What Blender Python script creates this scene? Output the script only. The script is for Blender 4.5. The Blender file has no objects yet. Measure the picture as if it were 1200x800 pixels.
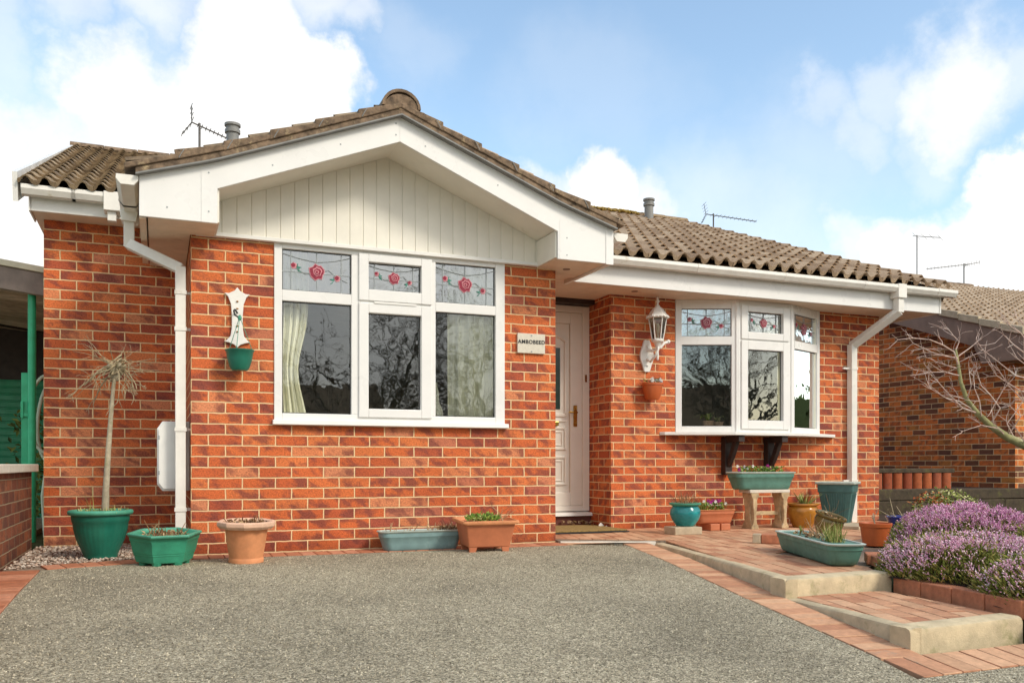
import bpy, bmesh, math, random
from mathutils import Vector, Matrix
random.seed(7)
R = math.radians
PI = math.pi
scene = bpy.context.scene
col = scene.collection

# ------------------------------------------------------------------ materials
class NT:
    def __init__(s, name):
        m = bpy.data.materials.new(name); m.use_nodes = True
        s.m = m; s.t = m.node_tree; s.n = s.t.nodes; s.l = s.t.links
        s.b = s.n['Principled BSDF']; s.out = s.n['Material Output']
    def N(s, typ, **kw):
        n = s.n.new(typ)
        for k, v in kw.items():
            if k.startswith('i_'):
                n.inputs[k[2:].replace('_', ' ')].default_value = v
            else: setattr(n, k, v)
        return n
    def L(s, a, b): s.l.new(a, b)
    def coord(s, kind='Object'):
        return s.N('ShaderNodeTexCoord').outputs[kind]
    def noise(s, scale, detail=4, rough=.6, vec=None, dim='3D'):
        n = s.N('ShaderNodeTexNoise'); n.noise_dimensions = dim
        n.inputs['Scale'].default_value = scale; n.inputs['Detail'].default_value = detail
        n.inputs['Roughness'].default_value = rough
        s.L(vec if vec is not None else s.coord(), n.inputs['Vector'])
        return n.outputs['Fac']
    def ramp(s, fac, stops):
        n = s.N('ShaderNodeValToRGB'); e = n.color_ramp.elements
        while len(e) < len(stops): e.new(.5)
        for i, (p, c) in enumerate(stops):
            e[i].position = p
            e[i].color = (c, c, c, 1) if isinstance(c, (int, float)) else (*c, 1)
        s.L(fac, n.inputs['Fac']); return n.outputs['Color']
    def mix(s, fac, a, b, mode='MIX'):
        n = s.N('ShaderNodeMix', data_type='RGBA', blend_type=mode)
        for inp, v in ((n.inputs['Factor'], fac), (n.inputs['A'], a), (n.inputs['B'], b)):
            if isinstance(v, (int, float)): inp.default_value = v
            elif isinstance(v, tuple): inp.default_value = (*v, 1)
            else: s.L(v, inp)
        return n.outputs['Result']
    def math(s, op, a, b=0., c=0.):
        n = s.N('ShaderNodeMath', operation=op)
        for i, v in enumerate((a, b, c)):
            if isinstance(v, (int, float)): n.inputs[i].default_value = v
            else: s.L(v, n.inputs[i])
        return n.outputs[0]
    def bump(s, h, strength=.3, dist=.01):
        n = s.N('ShaderNodeBump'); n.inputs['Strength'].default_value = strength
        n.inputs['Distance'].default_value = dist
        s.L(h, n.inputs['Height']); s.L(n.outputs[0], s.b.inputs['Normal'])
    def fin(s, color, rough=.6, spec=.5, metal=0.):
        if isinstance(color, tuple): s.b.inputs['Base Color'].default_value = (*color, 1)
        else: s.L(color, s.b.inputs['Base Color'])
        if isinstance(rough, (int, float)): s.b.inputs['Roughness'].default_value = rough
        else: s.L(rough, s.b.inputs['Roughness'])
        s.b.inputs['Specular IOR Level'].default_value = spec
        s.b.inputs['Metallic'].default_value = metal
        return s.m

def mat_plain(name, c, var=.25, scale=12, rough=.6, bump=.15, bscale=60, dirt=None, spec=.5, metal=0.):
    """paint / plastic / clay with uneven tone, optional dirt patches and a fine surface grain"""
    t = NT(name)
    f = t.noise(scale, 5, .65)
    lo = tuple(x*(1-var) for x in c); hi = tuple(min(1, x*(1+var*.5)) for x in c)
    colr = t.ramp(f, [(.3, lo), (.7, hi)])
    if dirt:
        f2 = t.ramp(t.noise(scale*.45+3, 8, .72), [(dirt[1], 0.), (min(1, dirt[1]+.16), 1.)])
        colr = t.mix(f2, colr, dirt[0])
    t.bump(t.noise(bscale, 4, .6), bump, .004)
    return t.fin(colr, t.ramp(t.noise(scale*1.7, 3), [(.2, max(0, rough-.12)), (.8, min(1, rough+.12))]), spec, metal)

def mat_island(name, stops, rough=.75, bump=.3, bscale=90, noise_amt=.35, stain=None, ns=25):
    """every loose piece (paver, tile, stone, leaf) of a mesh gets its own tone"""
    t = NT(name)
    g = t.N('ShaderNodeNewGeometry').outputs['Random Per Island']
    colr = t.ramp(g, stops)
    f = t.ramp(t.noise(ns, 6, .7), [(.25, 1-noise_amt), (.75, 1+noise_amt*.4)])
    colr = t.mix(1., colr, f, 'MULTIPLY')
    if stain:
        c2, sc, th = stain
        f2 = t.ramp(t.noise(sc, 8, .75), [(th, 0.), (th+.13, 1.)])
        colr = t.mix(f2, colr, c2)
    t.bump(t.noise(bscale, 5, .65), bump, .005)
    return t.fin(colr, rough, .3)

def mat_brick(name, tones, smear, smear_amt, mortar, seed=0., white=.0):
    t = NT(name)
    uv = t.coord('UV')
    wob = t.N('ShaderNodeTexNoise'); wob.inputs['Scale'].default_value = 14; wob.inputs['Detail'].default_value = 3
    t.L(uv, wob.inputs['Vector'])
    sub = t.N('ShaderNodeVectorMath', operation='SUBTRACT'); t.L(wob.outputs['Color'], sub.inputs[0]); sub.inputs[1].default_value = (.5, .5, .5)
    sc = t.N('ShaderNodeVectorMath', operation='SCALE'); t.L(sub.outputs[0], sc.inputs[0]); sc.inputs['Scale'].default_value = .009
    add = t.N('ShaderNodeVectorMath', operation='ADD'); t.L(uv, add.inputs[0]); t.L(sc.outputs[0], add.inputs[1])
    br = t.N('ShaderNodeTexBrick', offset=.5, offset_frequency=2)
    for k, v in (('Scale', 1.), ('Mortar Size', .0052), ('Mortar Smooth', .35), ('Bias', 0.), ('Brick Width', .225), ('Row Height', .075)):
        br.inputs[k].default_value = v
    br.inputs['Color1'].default_value = (0, 0, 0, 1); br.inputs['Color2'].default_value = (1, 1, 1, 1); br.inputs['Mortar'].default_value = (.5, .5, .5, 1)
    t.L(add.outputs[0], br.inputs['Vector'])
    tint = br.outputs['Color']; fac = br.outputs['Fac']
    base = t.ramp(tint, tones)
    # kiln smears: purple patch, different on every brick
    sep = t.N('ShaderNodeSeparateXYZ'); t.L(uv, sep.inputs[0])
    tv = t.math('MULTIPLY', tint, 37.)
    cmb = t.N('ShaderNodeCombineXYZ')
    t.L(t.math('ADD', t.math('MULTIPLY', sep.outputs[0], 8.5), t.math('MULTIPLY', sep.outputs[1], 5.)), cmb.inputs[0])
    t.L(t.math('ADD', t.math('MULTIPLY', sep.outputs[1], 9.), tv), cmb.inputs[1]); t.L(tv, cmb.inputs[2])
    sm = t.N('ShaderNodeTexNoise'); sm.inputs['Scale'].default_value = 1.; sm.inputs['Detail'].default_value = 3; sm.inputs['Roughness'].default_value = .6
    t.L(cmb.outputs[0], sm.inputs['Vector'])
    sf = t.ramp(sm.outputs['Fac'], [(.47, 0.), (.61, smear_amt)])
    colr = t.mix(sf, base, smear)
    fine = t.N('ShaderNodeTexNoise'); fine.inputs['Scale'].default_value = 95; fine.inputs['Detail'].default_value = 5; t.L(uv, fine.inputs['Vector'])
    colr = t.mix(1., colr, t.ramp(fine.outputs['Fac'], [(.28, .62), (.5, 1.), (.74, 1.25)]), 'MULTIPLY')
    big = t.noise(1.3, 5, .6, uv)
    colr = t.mix(1., colr, t.ramp(big, [(.3, .80), (.7, 1.1)]), 'MULTIPLY')
    if white:
        w = t.ramp(t.noise(16, 8, .8, uv), [(.66, 0.), (.75, white)])
        lowband = t.ramp(t.math('MULTIPLY', sep.outputs[1], 1.), [(.0, 1.), (.45, .0)])
        colr = t.mix(t.mix(1., w, lowband, 'MULTIPLY'), colr, (.6, .5, .42))
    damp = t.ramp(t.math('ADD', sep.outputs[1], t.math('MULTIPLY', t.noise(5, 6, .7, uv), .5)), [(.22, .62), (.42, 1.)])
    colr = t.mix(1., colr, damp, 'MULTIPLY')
    mo = t.mix(t.noise(55, 5, .7, uv), tuple(x*.8 for x in mortar), tuple(min(1, x*1.25) for x in mortar))
    colr = t.mix(fac, colr, mo)
    h = t.math('ADD', t.math('MULTIPLY', t.math('SUBTRACT', 1., fac), 1.), t.math('MULTIPLY', fine.outputs['Fac'], .35))
    t.bump(h, .8, .006)
    return t.fin(colr, .85, .25)

def mat_glass(name, refl, tint=(.9, .95, .93), wob=0., wscale=3.):
    t = NT(name); t.n.remove(t.b)
    tr = t.N('ShaderNodeBsdfTransparent'); tr.inputs[0].default_value = (*tint, 1)
    gl = t.N('ShaderNodeBsdfGlossy'); gl.inputs['Roughness'].default_value = .012
    gl.inputs['Color'].default_value = (.95, .97, .96, 1)
    if wob:
        bp = t.N('ShaderNodeBump'); bp.inputs['Strength'].default_value = wob; bp.inputs['Distance'].default_value = .02
        t.L(t.noise(wscale, 3, .5), bp.inputs['Height']); t.L(bp.outputs[0], gl.inputs['Normal'])
    fr = t.N('ShaderNodeFresnel'); fr.inputs[0].default_value = 1.5
    f = t.math('MINIMUM', t.math('ADD', fr.outputs[0], refl), 1.)
    mx = t.N('ShaderNodeMixShader'); t.L(f, mx.inputs[0]); t.L(tr.outputs[0], mx.inputs[1]); t.L(gl.outputs[0], mx.inputs[2])
    t.L(mx.outputs[0], t.out.inputs[0]); return t.m

M = {}
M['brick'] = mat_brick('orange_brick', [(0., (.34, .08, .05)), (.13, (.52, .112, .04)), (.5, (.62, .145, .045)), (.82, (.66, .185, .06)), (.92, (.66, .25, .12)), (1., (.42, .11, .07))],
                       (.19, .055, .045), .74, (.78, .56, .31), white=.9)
M['brick_far'] = mat_brick('mixed_brick', [(0., (.16, .07, .045)), (.22, (.26, .095, .04)), (.3, (.62, .17, .045)), (.75, (.74, .23, .055)), (.83, (.46, .15, .04)), (1., (.52, .22, .055))],
                           (.13, .055, .035), .6, (.74, .58, .34))
M['brick_old'] = mat_brick('garden_wall_brick', [(0., (.15, .05, .032)), (.5, (.26, .085, .045)), (1., (.33, .11, .05))], (.1, .05, .04), .6, (.3, .22, .14), white=.4)
M['upvc'] = mat_plain('white_upvc', (.80, .79, .76), var=.05, scale=3, rough=.32, bump=.02, dirt=((.62, .57, .47), .73))
M['upvc2'] = mat_plain('weathered_white_upvc', (.80, .785, .74), var=.07, scale=5, rough=.4, bump=.04, dirt=((.5, .42, .27), .66))
M['gutter'] = mat_plain('white_gutter_plastic', (.80, .77, .70), var=.1, scale=7, rough=.4, bump=.05, dirt=((.45, .37, .2), .62))
M['clad'] = mat_plain('cream_white_cladding', (.80, .765, .67), var=.07, scale=4, rough=.45, bump=.04, dirt=((.5, .43, .3), .66))
M['soffit'] = mat_plain('tan_soffit', (.80, .65, .50), var=.13, scale=6, rough=.5, bump=.05, dirt=((.4, .28, .2), .62))
M['door'] = mat_plain('cream_door', (.80, .765, .68), var=.05, scale=4, rough=.35, bump=.02)
M['tile'] = mat_island('concrete_roof_tile', [(0., (.31, .205, .125)), (.5, (.43, .30, .19)), (1., (.54, .40, .265))], .9, .5, 110, .3, ((.55, .46, .34), 30, .66))
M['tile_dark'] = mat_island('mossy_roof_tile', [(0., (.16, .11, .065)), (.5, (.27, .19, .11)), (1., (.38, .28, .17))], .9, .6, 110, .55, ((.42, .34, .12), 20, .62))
M['verge'] = mat_plain('verge_mortar', (.22, .15, .095), var=.65, scale=17, rough=.95, bump=1., bscale=50, dirt=((.50, .38, .22), .57))
M['asphalt'] = None
M['paver'] = mat_island('red_block_paver', [(0., (.46, .21, .115)), (.4, (.60, .315, .18)), (.75, (.70, .42, .25)), (1., (.5, .28, .16))], .85, .4, 120, .3, ((.36, .27, .2), 5, .6))
M['paver_or'] = mat_island('orange_edging_paver', [(0., (.42, .15, .075)), (.5, (.53, .21, .11)), (1., (.6, .28, .17))], .85, .4, 120, .35, ((.3, .22, .15), 9, .62))
M['sand'] = mat_plain('jointing_sand', (.27, .20, .14), var=.4, scale=40, rough=.95, bump=.4)
M['kerb'] = mat_plain('mossy_concrete_kerb', (.60, .49, .31), var=.28, scale=9, rough=.9, bump=.5, bscale=140, dirt=((.27, .25, .11), .56))
M['kerb_pale'] = mat_plain('pale_concrete', (.68, .62, .52), var=.15, scale=12, rough=.9, bump=.4, bscale=140)
M['gravel'] = mat_island('mixed_gravel', [(0., (.24, .14, .1)), (.3, (.5, .36, .27)), (.6, (.62, .5, .4)), (.85, (.74, .65, .55)), (1., (.3, .25, .2))], .8, .3, 150, .3)
M['soil'] = mat_plain('dark_soil', (.06, .036, .02), var=.6, scale=40, rough=.98, bump=1., bscale=60)
M['lawn'] = mat_plain('rough_grass_ground', (.07, .09, .025), var=.5, scale=6, rough=.95, bump=.6, bscale=30)
M['green_dark'] = mat_plain('dark_green_plastic', (.012, .16, .105), var=.2, scale=9, rough=.4, bump=.05)
M['green_rim'] = mat_plain('green_plastic_rim', (.07, .32, .21), var=.25, scale=12, rough=.5, bump=.08)
M['green_mid'] = mat_plain('green_plastic', (.035, .29, .17), var=.3, scale=8, rough=.5, bump=.08, dirt=((.12, .38, .27), .62))
M['green_pale'] = mat_plain('faded_green_plastic', (.10, .24, .19), var=.25, scale=10, rough=.6, bump=.1, dirt=((.27, .35, .29), .62))
M['green_grey'] = mat_plain('grey_green_plastic', (.06, .15, .14), var=.25, scale=10, rough=.6, bump=.1, dirt=((.17, .27, .25), .64))
M['blue_grey'] = mat_plain('faded_blue_green_plastic', (.21, .33, .33), var=.2, scale=10, rough=.55, bump=.1, dirt=((.42, .5, .49), .6))
M['rim_pale'] = mat_plain('pale_weathered_rim', (.47, .54, .48), var=.2, scale=14, rough=.65, bump=.1)
M['terra'] = mat_plain('terracotta', (.68, .28, .12), var=.22, scale=9, rough=.75, bump=.2, dirt=((.68, .42, .28), .62))
M['terra_pale'] = mat_plain('salt_bloomed_terracotta', (.72, .46, .32), var=.2, scale=14, rough=.85, bump=.25)
M['terra_plastic'] = mat_plain('terracotta_plastic', (.52, .17, .075), var=.15, scale=9, rough=.55, bump=.08, dirt=((.58, .3, .18), .66))
M['orange_plastic'] = mat_plain('orange_plastic', (.50, .11, .025), var=.15, scale=9, rough=.5, bump=.05)
M['teal'] = mat_plain('teal_glaze', (.02, .26, .27), var=.5, scale=7, rough=.15, bump=.04, dirt=((.05, .42, .40), .56))
M['amber'] = mat_plain('amber_glaze', (.40, .17, .02), var=.4, scale=9, rough=.2, bump=.06, dirt=((.55, .33, .1), .6))
M['olive'] = mat_plain('olive_glaze', (.17, .125, .035), var=.4, scale=9, rough=.2, bump=.06, dirt=((.34, .25, .1), .6))
M['cobalt'] = mat_plain('cobalt_glaze', (.02, .03, .2), var=.5, scale=8, rough=.12, bump=.03)
M['stone'] = mat_plain('buff_stone', (.50, .41, .28), var=.25, scale=10, rough=.9, bump=.5, bscale=130, dirt=((.3, .23, .12), .58))
M['bench'] = mat_plain('weathered_bench_timber', (.52, .38, .21), var=.45, scale=16, rough=.85, bump=.4, dirt=((.6, .5, .34), .56))
M['white_metal'] = mat_plain('white_painted_metal', (.80, .78, .73), var=.08, scale=20, rough=.45, bump=.15, dirt=((.5, .36, .24), .7))
M['grey_pipe'] = mat_plain('grey_vent_plastic', (.22, .22, .21), var=.2, scale=10, rough=.6, bump=.1)
M['aerial'] = mat_plain('dull_aerial_metal', (.12, .11, .10), var=.3, scale=30, rough=.5, metal=.3)
M['aerial2'] = mat_plain('pale_aerial_metal', (.22, .21, .2), var=.3, scale=30, rough=.5, metal=.3)
M['dark_wood'] = mat_plain('dark_stained_wood', (.035, .02, .016), var=.4, scale=12, rough=.55, bump=.3)
M['brown_fascia'] = mat_plain('brown_painted_board', (.26, .175, .13), var=.2, scale=6, rough=.6, bump=.2)
M['grey_beam'] = mat_plain('weathered_grey_beam', (.24, .19, .16), var=.3, scale=8, rough=.75, bump=.3)
M['cream_strip'] = mat_plain('cream_painted_strip', (.62, .57, .42), var=.12, scale=8, rough=.6, bump=.1)
M['carport_board'] = mat_island('rough_ceiling_board', [(0., (.38, .28, .2)), (.5, (.52, .40, .3)), (1., (.66, .53, .42))], .8, .5, 30, .5, ns=9)
M['green_post'] = mat_plain('bright_green_paint', (.025, .42, .2), var=.2, scale=14, rough=.4, bump=.06, dirt=((.05, .43, .24), .65))
M['green_garage'] = mat_plain('green_garage_paint', (.012, .30, .14), var=.2, scale=6, rough=.4, bump=.05)
M['sleeper'] = mat_plain('mossy_sleeper', (.07, .05, .028), var=.5, scale=12, rough=.95, bump=.7, bscale=40, dirt=((.12, .12, .03), .54))
M['bark'] = mat_plain('pale_tree_bark', (.42, .36, .25), var=.4, scale=24, rough=.85, bump=.5, dirt=((.23, .24, .1), .56))
M['twig'] = mat_plain('dry_pale_twig', (.40, .32, .19), var=.45, scale=30, rough=.85, bump=.3)
M['lichen_bark'] = mat_plain('lichen_green_bark', (.29, .28, .12), var=.4, scale=18, rough=.9, bump=.4, dirt=((.44, .40, .26), .55))
M['pink_twig'] = mat_plain('pinkish_bare_twig', (.64, .46, .38), var=.4, scale=14, rough=.7, bump=.2, dirt=((.68, .6, .53), .5))
M['far_bark'] = mat_plain('dark_tree_bark', (.2, .17, .12), var=.4, scale=10, rough=.9, bump=.3)
M['leaf'] = mat_island('fresh_green_leaf', [(0., (.07, .15, .02)), (.5, (.17, .3, .04)), (.85, (.36, .46, .09)), (1., (.5, .5, .22))], .6, .1, 60, .2)
M['leaf_dark'] = mat_island('dark_green_leaf', [(0., (.03, .06, .012)), (.5, (.09, .14, .025)), (1., (.22, .27, .06))], .65, .1, 60, .2)
M['leaf_var'] = mat_island('variegated_leaf', [(0., (.09, .13, .02)), (.45, (.24, .28, .05)), (.8, (.5, .5, .2)), (1., (.66, .62, .38))], .65, .1, 60, .2)
M['leaf_red'] = mat_island('russet_leaf', [(0., (.35, .08, .03)), (1., (.5, .2, .06))], .65, .1, 60, .2)
M['grass'] = mat_island('straw_and_green_blade', [(0., (.10, .18, .03)), (.5, (.3, .35, .08)), (1., (.6, .47, .2))], .7, .1, 60, .2)
M['dead'] = mat_island('dead_stem', [(0., (.14, .06, .03)), (.5, (.34, .18, .08)), (1., (.58, .42, .24))], .85, .1, 60, .2)
M['heather_p'] = mat_island('purple_heather_flower', [(0., (.46, .16, .32)), (.5, (.70, .32, .52)), (1., (.9, .66, .74))], .7, .05, 60, .15)
M['heather_l'] = mat_island('pale_pink_heather_flower', [(0., (.56, .24, .40)), (.5, (.80, .45, .60)), (1., (.95, .78, .82))], .7, .05, 60, .15)
M['heather_g'] = mat_island('heather_needle', [(0., (.08, .11, .02)), (.5, (.21, .24, .045)), (.85, (.42, .38, .1)), (1., (.52, .40, .18))], .75, .05, 60, .15)
M['pansy_p'] = mat_island('magenta_pansy', [(0., (.2, .01, .09)), (1., (.5, .04, .3))], .6, .05)
M['pansy_w'] = mat_island('white_pansy', [(0., (.75, .72, .6)), (.7, (.8, .78, .72)), (1., (.2, .06, .25))], .6, .05)
M['brass'] = mat_plain('worn_brass', (.50, .31, .07), var=.2, scale=20, rough=.25, metal=1.)
M['black'] = mat_plain('black_mark', (.015, .015, .015), var=.1)
M['rubber'] = mat_plain('black_rubber', (.025, .027, .03), var=.2, rough=.8)
M['coir'] = mat_plain('coir_mat', (.33, .22, .07), var=.5, scale=60, rough=1., bump=1., bscale=180)
M['lead'] = mat_plain('lead_came', (.33, .36, .36), var=.2, rough=.4)
M['rose'] = mat_plain('red_stained_glass', (.28, .015, .04), var=.4, scale=60, rough=.2)
M['rose2'] = mat_plain('pink_stained_glass', (.62, .24, .27), var=.3, scale=60, rough=.2)
M['glassleaf'] = mat_plain('green_stained_glass', (.05, .22, .16), var=.3, scale=60, rough=.2)
M['curtain'] = mat_plain('cream_curtain', (.86, .84, .70), var=.08, scale=8, rough=.9, bump=.1)
M['room'] = mat_plain('dim_room_wall', (.34, .27, .19), var=.2, scale=3, rough=.9)
M['room_floor'] = mat_plain('brown_carpet', (.09, .06, .045), var=.2, scale=9, rough=1.)
M['sign'] = mat_plain('cream_plaque', (.66, .61, .50), var=.12, scale=60, rough=.6, bump=.3, bscale=120)
M['hose'] = mat_plain('pale_green_hose', (.55, .66, .52), var=.15, rough=.4)
M['pot_soil'] = mat_plain('potting_compost', (.085, .048, .026), var=.6, scale=70, rough=1., bump=1., bscale=120)
M['render'] = mat_plain('opposite_house_wall', (.22, .11, .07), var=.2, scale=4, rough=.9)
M['hedge'] = mat_island('hedge_leaf', [(0., (.04, .06, .02)), (.6, (.08, .11, .03)), (1., (.14, .16, .05))], .7, .1)
M['dryleaf'] = mat_island('dry_fallen_leaf', [(0., (.2, .1, .04)), (.6, (.42, .27, .12)), (1., (.66, .55, .4))], .85, .1)
M['glass'] = mat_glass('window_glass', .12, (.92, .94, .88), .08, 2.6)
M['glass_lead'] = mat_glass('leaded_window_glass', .34, (.7, .76, .72), .22, 9.)
M['glass_lamp'] = mat_glass('lantern_glass', .08, (.75, .72, .68))

def asphalt():
    t = NT('worn_asphalt'); o = t.coord()
    v = t.N('ShaderNodeTexVoronoi'); v.inputs['Scale'].default_value = 165; t.L(o, v.inputs['Vector'])
    sep = t.N('ShaderNodeSeparateColor'); t.L(v.outputs['Color'], sep.inputs[0])
    stone = t.ramp(sep.outputs[0], [(0., (.13, .113, .075)), (.28, (.27, .238, .165)), (.6, (.40, .355, .248)), (.86, (.54, .48, .345)), (1., (.78, .70, .52))])
    c = t.mix(1., stone, t.ramp(t.noise(30, 5, .75), [(.3, .72), (.7, 1.2)]), 'MULTIPLY')
    c = t.mix(1., c, t.ramp(t.noise(1.1, 6, .62), [(.3, .66), (.5, .93), (.72, 1.14)]), 'MULTIPLY')
    c = t.mix(t.ramp(t.noise(2.6, 9, .78), [(.60, 0.), (.74, .5)]), c, (.085, .078, .062))
    c = t.mix(t.ramp(t.noise(4.5, 9, .8), [(.66, 0.), (.76, .35)]), c, (.42, .40, .32))
    d = t.math('ADD', t.math('MULTIPLY', v.outputs['Distance'], -1.), t.math('MULTIPLY', t.noise(210, 4, .7), .5))
    t.bump(d, .9, .005)
    return t.fin(c, .9, .25)
M['asphalt'] = asphalt()

# ------------------------------------------------------------------ mesh tools
def rot_to(d):
    return Vector((0, 0, 1)).rotation_difference(Vector(d).normalized())

class MB:
    def __init__(s): s.v = []; s.f = []
    def add(s, vs, fs):
        o = len(s.v); s.v += [tuple(p) for p in vs]; s.f += [tuple(i+o for i in f) for f in fs]; return s
    def box(s, x0, x1, y0, y1, z0, z1):
        if x0 > x1: x0, x1 = x1, x0
        if y0 > y1: y0, y1 = y1, y0
        if z0 > z1: z0, z1 = z1, z0
        return s.add([(x0, y0, z0), (x1, y0, z0), (x1, y1, z0), (x0, y1, z0), (x0, y0, z1), (x1, y0, z1), (x1, y1, z1), (x0, y1, z1)],
              [(0, 3, 2, 1), (4, 5, 6, 7), (0, 1, 5, 4), (1, 2, 6, 5), (2, 3, 7, 6), (3, 0, 4, 7)])
    def prism(s, poly, axis, a, b):
        n = len(poly)
        def P(p, c): return (c, p[0], p[1]) if axis == 'x' else (p[0], c, p[1]) if axis == 'y' else (p[0], p[1], c)
        return s.add([P(p, a) for p in poly]+[P(p, b) for p in poly],
                     [tuple(range(n)), tuple(range(2*n-1, n-1, -1))]+[(i, (i+1) % n, (i+1) % n+n, i+n) for i in range(n)])
    def tube(s, pts, r, n=8, cap=True):
        pts = [Vector(p) for p in pts]; m = len(pts)
        rs = r if isinstance(r, (list, tuple)) else [r]*m
        vs = []; up = None
        for i, p in enumerate(pts):
            d = (pts[min(i+1, m-1)]-pts[max(i-1, 0)])
            if d.length < 1e-7: d = Vector((0, 0, 1))
            d.normalize()
            if up is None:
                up = d.orthogonal().normalized()
            else:
                up = (up-d*up.dot(d))
                up = up.normalized() if up.length > 1e-6 else d.orthogonal().normalized()
            w = d.cross(up)
            for k in range(n):
                a = 2*PI*k/n+PI/4
                vs.append(p+(up*math.cos(a)+w*math.sin(a))*rs[i])
        fs = [(i*n+k, i*n+(k+1) % n, (i+1)*n+(k+1) % n, (i+1)*n+k) for i in range(m-1) for k in range(n)]
        if cap: fs += [tuple(range(n-1, -1, -1)), tuple((m-1)*n+k for k in range(n))]
        return s.add(vs, fs)
    def lathe(s, prof, n=40, c=(0, 0, 0), sx=1, sy=1, a0=0., flute=None):
        vs = []; m = len(prof)
        for j, (r, z) in enumerate(prof):
            for k in range(n):
                a = 2*PI*k/n+a0; rr = r
                if flute and flute[0] <= z <= flute[1]: rr = r*(1+flute[2]*math.cos(a*flute[3]))
                vs.append((c[0]+rr*math.cos(a)*sx, c[1]+rr*math.sin(a)*sy, c[2]+z))
        fs = [(j*n+k, j*n+(k+1) % n, (j+1)*n+(k+1) % n, (j+1)*n+k) for j in range(m-1) for k in range(n)]
        fs += [tuple(range(n-1, -1, -1)), tuple((m-1)*n+k for k in range(n))]
        return s.add(vs, fs)
    def rrect(s, levels, rad=.03, n=4, c=(0, 0, 0)):
        """stack of rounded rectangles (hx, hy, z[, rad]) -> closed solid (troughs)"""
        vs = []; cnt = 4*(n+1)
        for lv in levels:
            hx, hy, z = lv[:3]; rr = min(lv[3] if len(lv) > 3 else rad, hx*.95, hy*.95)
            for q, (sx, sy) in enumerate(((1, 1), (-1, 1), (-1, -1), (1, -1))):
                for k in range(n+1):
                    a = q*PI/2+k*PI/2/n
                    vs.append((c[0]+sx*(hx-rr)+rr*math.cos(a), c[1]+sy*(hy-rr)+rr*math.sin(a), c[2]+z))
        m = len(levels)
        fs = [(j*cnt+k, j*cnt+(k+1) % cnt, (j+1)*cnt+(k+1) % cnt, (j+1)*cnt+k) for j in range(m-1) for k in range(cnt)]
        fs += [tuple(range(cnt-1, -1, -1)), tuple((m-1)*cnt+k for k in range(cnt))]
        return s.add(vs, fs)
    def ball(s, c, r, sz=1., n=8, jit=0.):
        prof = [(max(1e-3, r*math.sin(PI*i/6))*(1+random.uniform(-jit, jit)), -r*sz*math.cos(PI*i/6)) for i in range(7)]
        return s.lathe(prof, n, c)
    def blade(s, p, d, l, w, bend=.3, n=3):
        p = Vector(p); d = Vector(d).normalized(); side = d.cross(Vector((0, 0, 1)))
        side = side.normalized() if side.length > .05 else Vector((random.uniform(-1, 1), random.uniform(-1, 1), 0)).normalized()
        vs = []
        for i in range(n+1):
            t = i/n; q = p+d*l*t+Vector((0, 0, -bend*l*t*t)); ww = w*(1-t*.92)/2
            vs += [q-side*ww, q+side*ww]
        return s.add(vs, [(2*i, 2*i+1, 2*i+3, 2*i+2) for i in range(n)])
    def leaf(s, p, d, nrm, l, w):
        p = Vector(p); d = Vector(d).normalized(); sd = d.cross(Vector(nrm))
        sd = sd.normalized() if sd.length > .01 else d.orthogonal().normalized()
        up = sd.cross(d)*w*.25
        return s.add([p, p+d*l*.5-sd*w/2+up, p+d*l, p+d*l*.5+sd*w/2+up, p+d*l*.5], [(0, 4, 1), (1, 4, 2), (0, 3, 4), (4, 3, 2)])
    def xf(s, mtx):
        s.v = [tuple(mtx @ Vector(p)) for p in s.v]; return s
    def build(s, name, mat, parent=None, smooth=None, bevel=0., off=(0, 0, 0), normals=True):
        me = bpy.data.meshes.new(name)
        me.from_pydata([(x-off[0], y-off[1], z-off[2]) for x, y, z in s.v], [], s.f)
        if normals:
            bm = bmesh.new(); bm.from_mesh(me); bmesh.ops.recalc_face_normals(bm, faces=bm.faces); bm.to_mesh(me); bm.free()
        uv = me.uv_layers.new(name='UVMap')
        for p in me.polygons:
            n = p.normal; ax = max(range(3), key=lambda i: abs(n[i]))
            for li in p.loop_indices:
                q = me.vertices[me.loops[li].vertex_index].co
                q = (q.x+off[0], q.y+off[1], q.z+off[2])
                uv.data[li].uv = (q[1]+.04, q[2]) if ax == 0 else (q[0]-.205, q[2]) if ax == 1 else (q[0], q[1])
        me.materials.append(mat)
        if smooth is not None:
            me.polygons.foreach_set('use_smooth', [True]*len(me.polygons))
            me.set_sharp_from_angle(angle=R(smooth))
        o = bpy.data.objects.new(name, me); col.objects.link(o)
        if parent: o.parent = parent
        if bevel:
            b = o.modifiers.new('bevel', 'BEVEL'); b.width = bevel; b.segments = 2; b.limit_method = 'ANGLE'; b.angle_limit = R(40)
        return o

def each(name, mbs, mat, parent, **k):
    return [m.build(name, mat, parent, **k) for m in mbs]
def thing(name, label, cat, loc=(0, 0, 0), rz=0., group=None):
    o = bpy.data.objects.new(name, None); col.objects.link(o)
    o.location = loc; o.rotation_euler = (0, 0, rz); o.empty_display_size = .1
    o['label'] = label; o['category'] = cat
    if group: o['group'] = group
    return o
def tag(o, label, cat, group=None):
    o['label'] = label; o['category'] = cat
    if group: o['group'] = group
    return o
def struct(o): o['kind'] = 'structure'; return o

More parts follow.
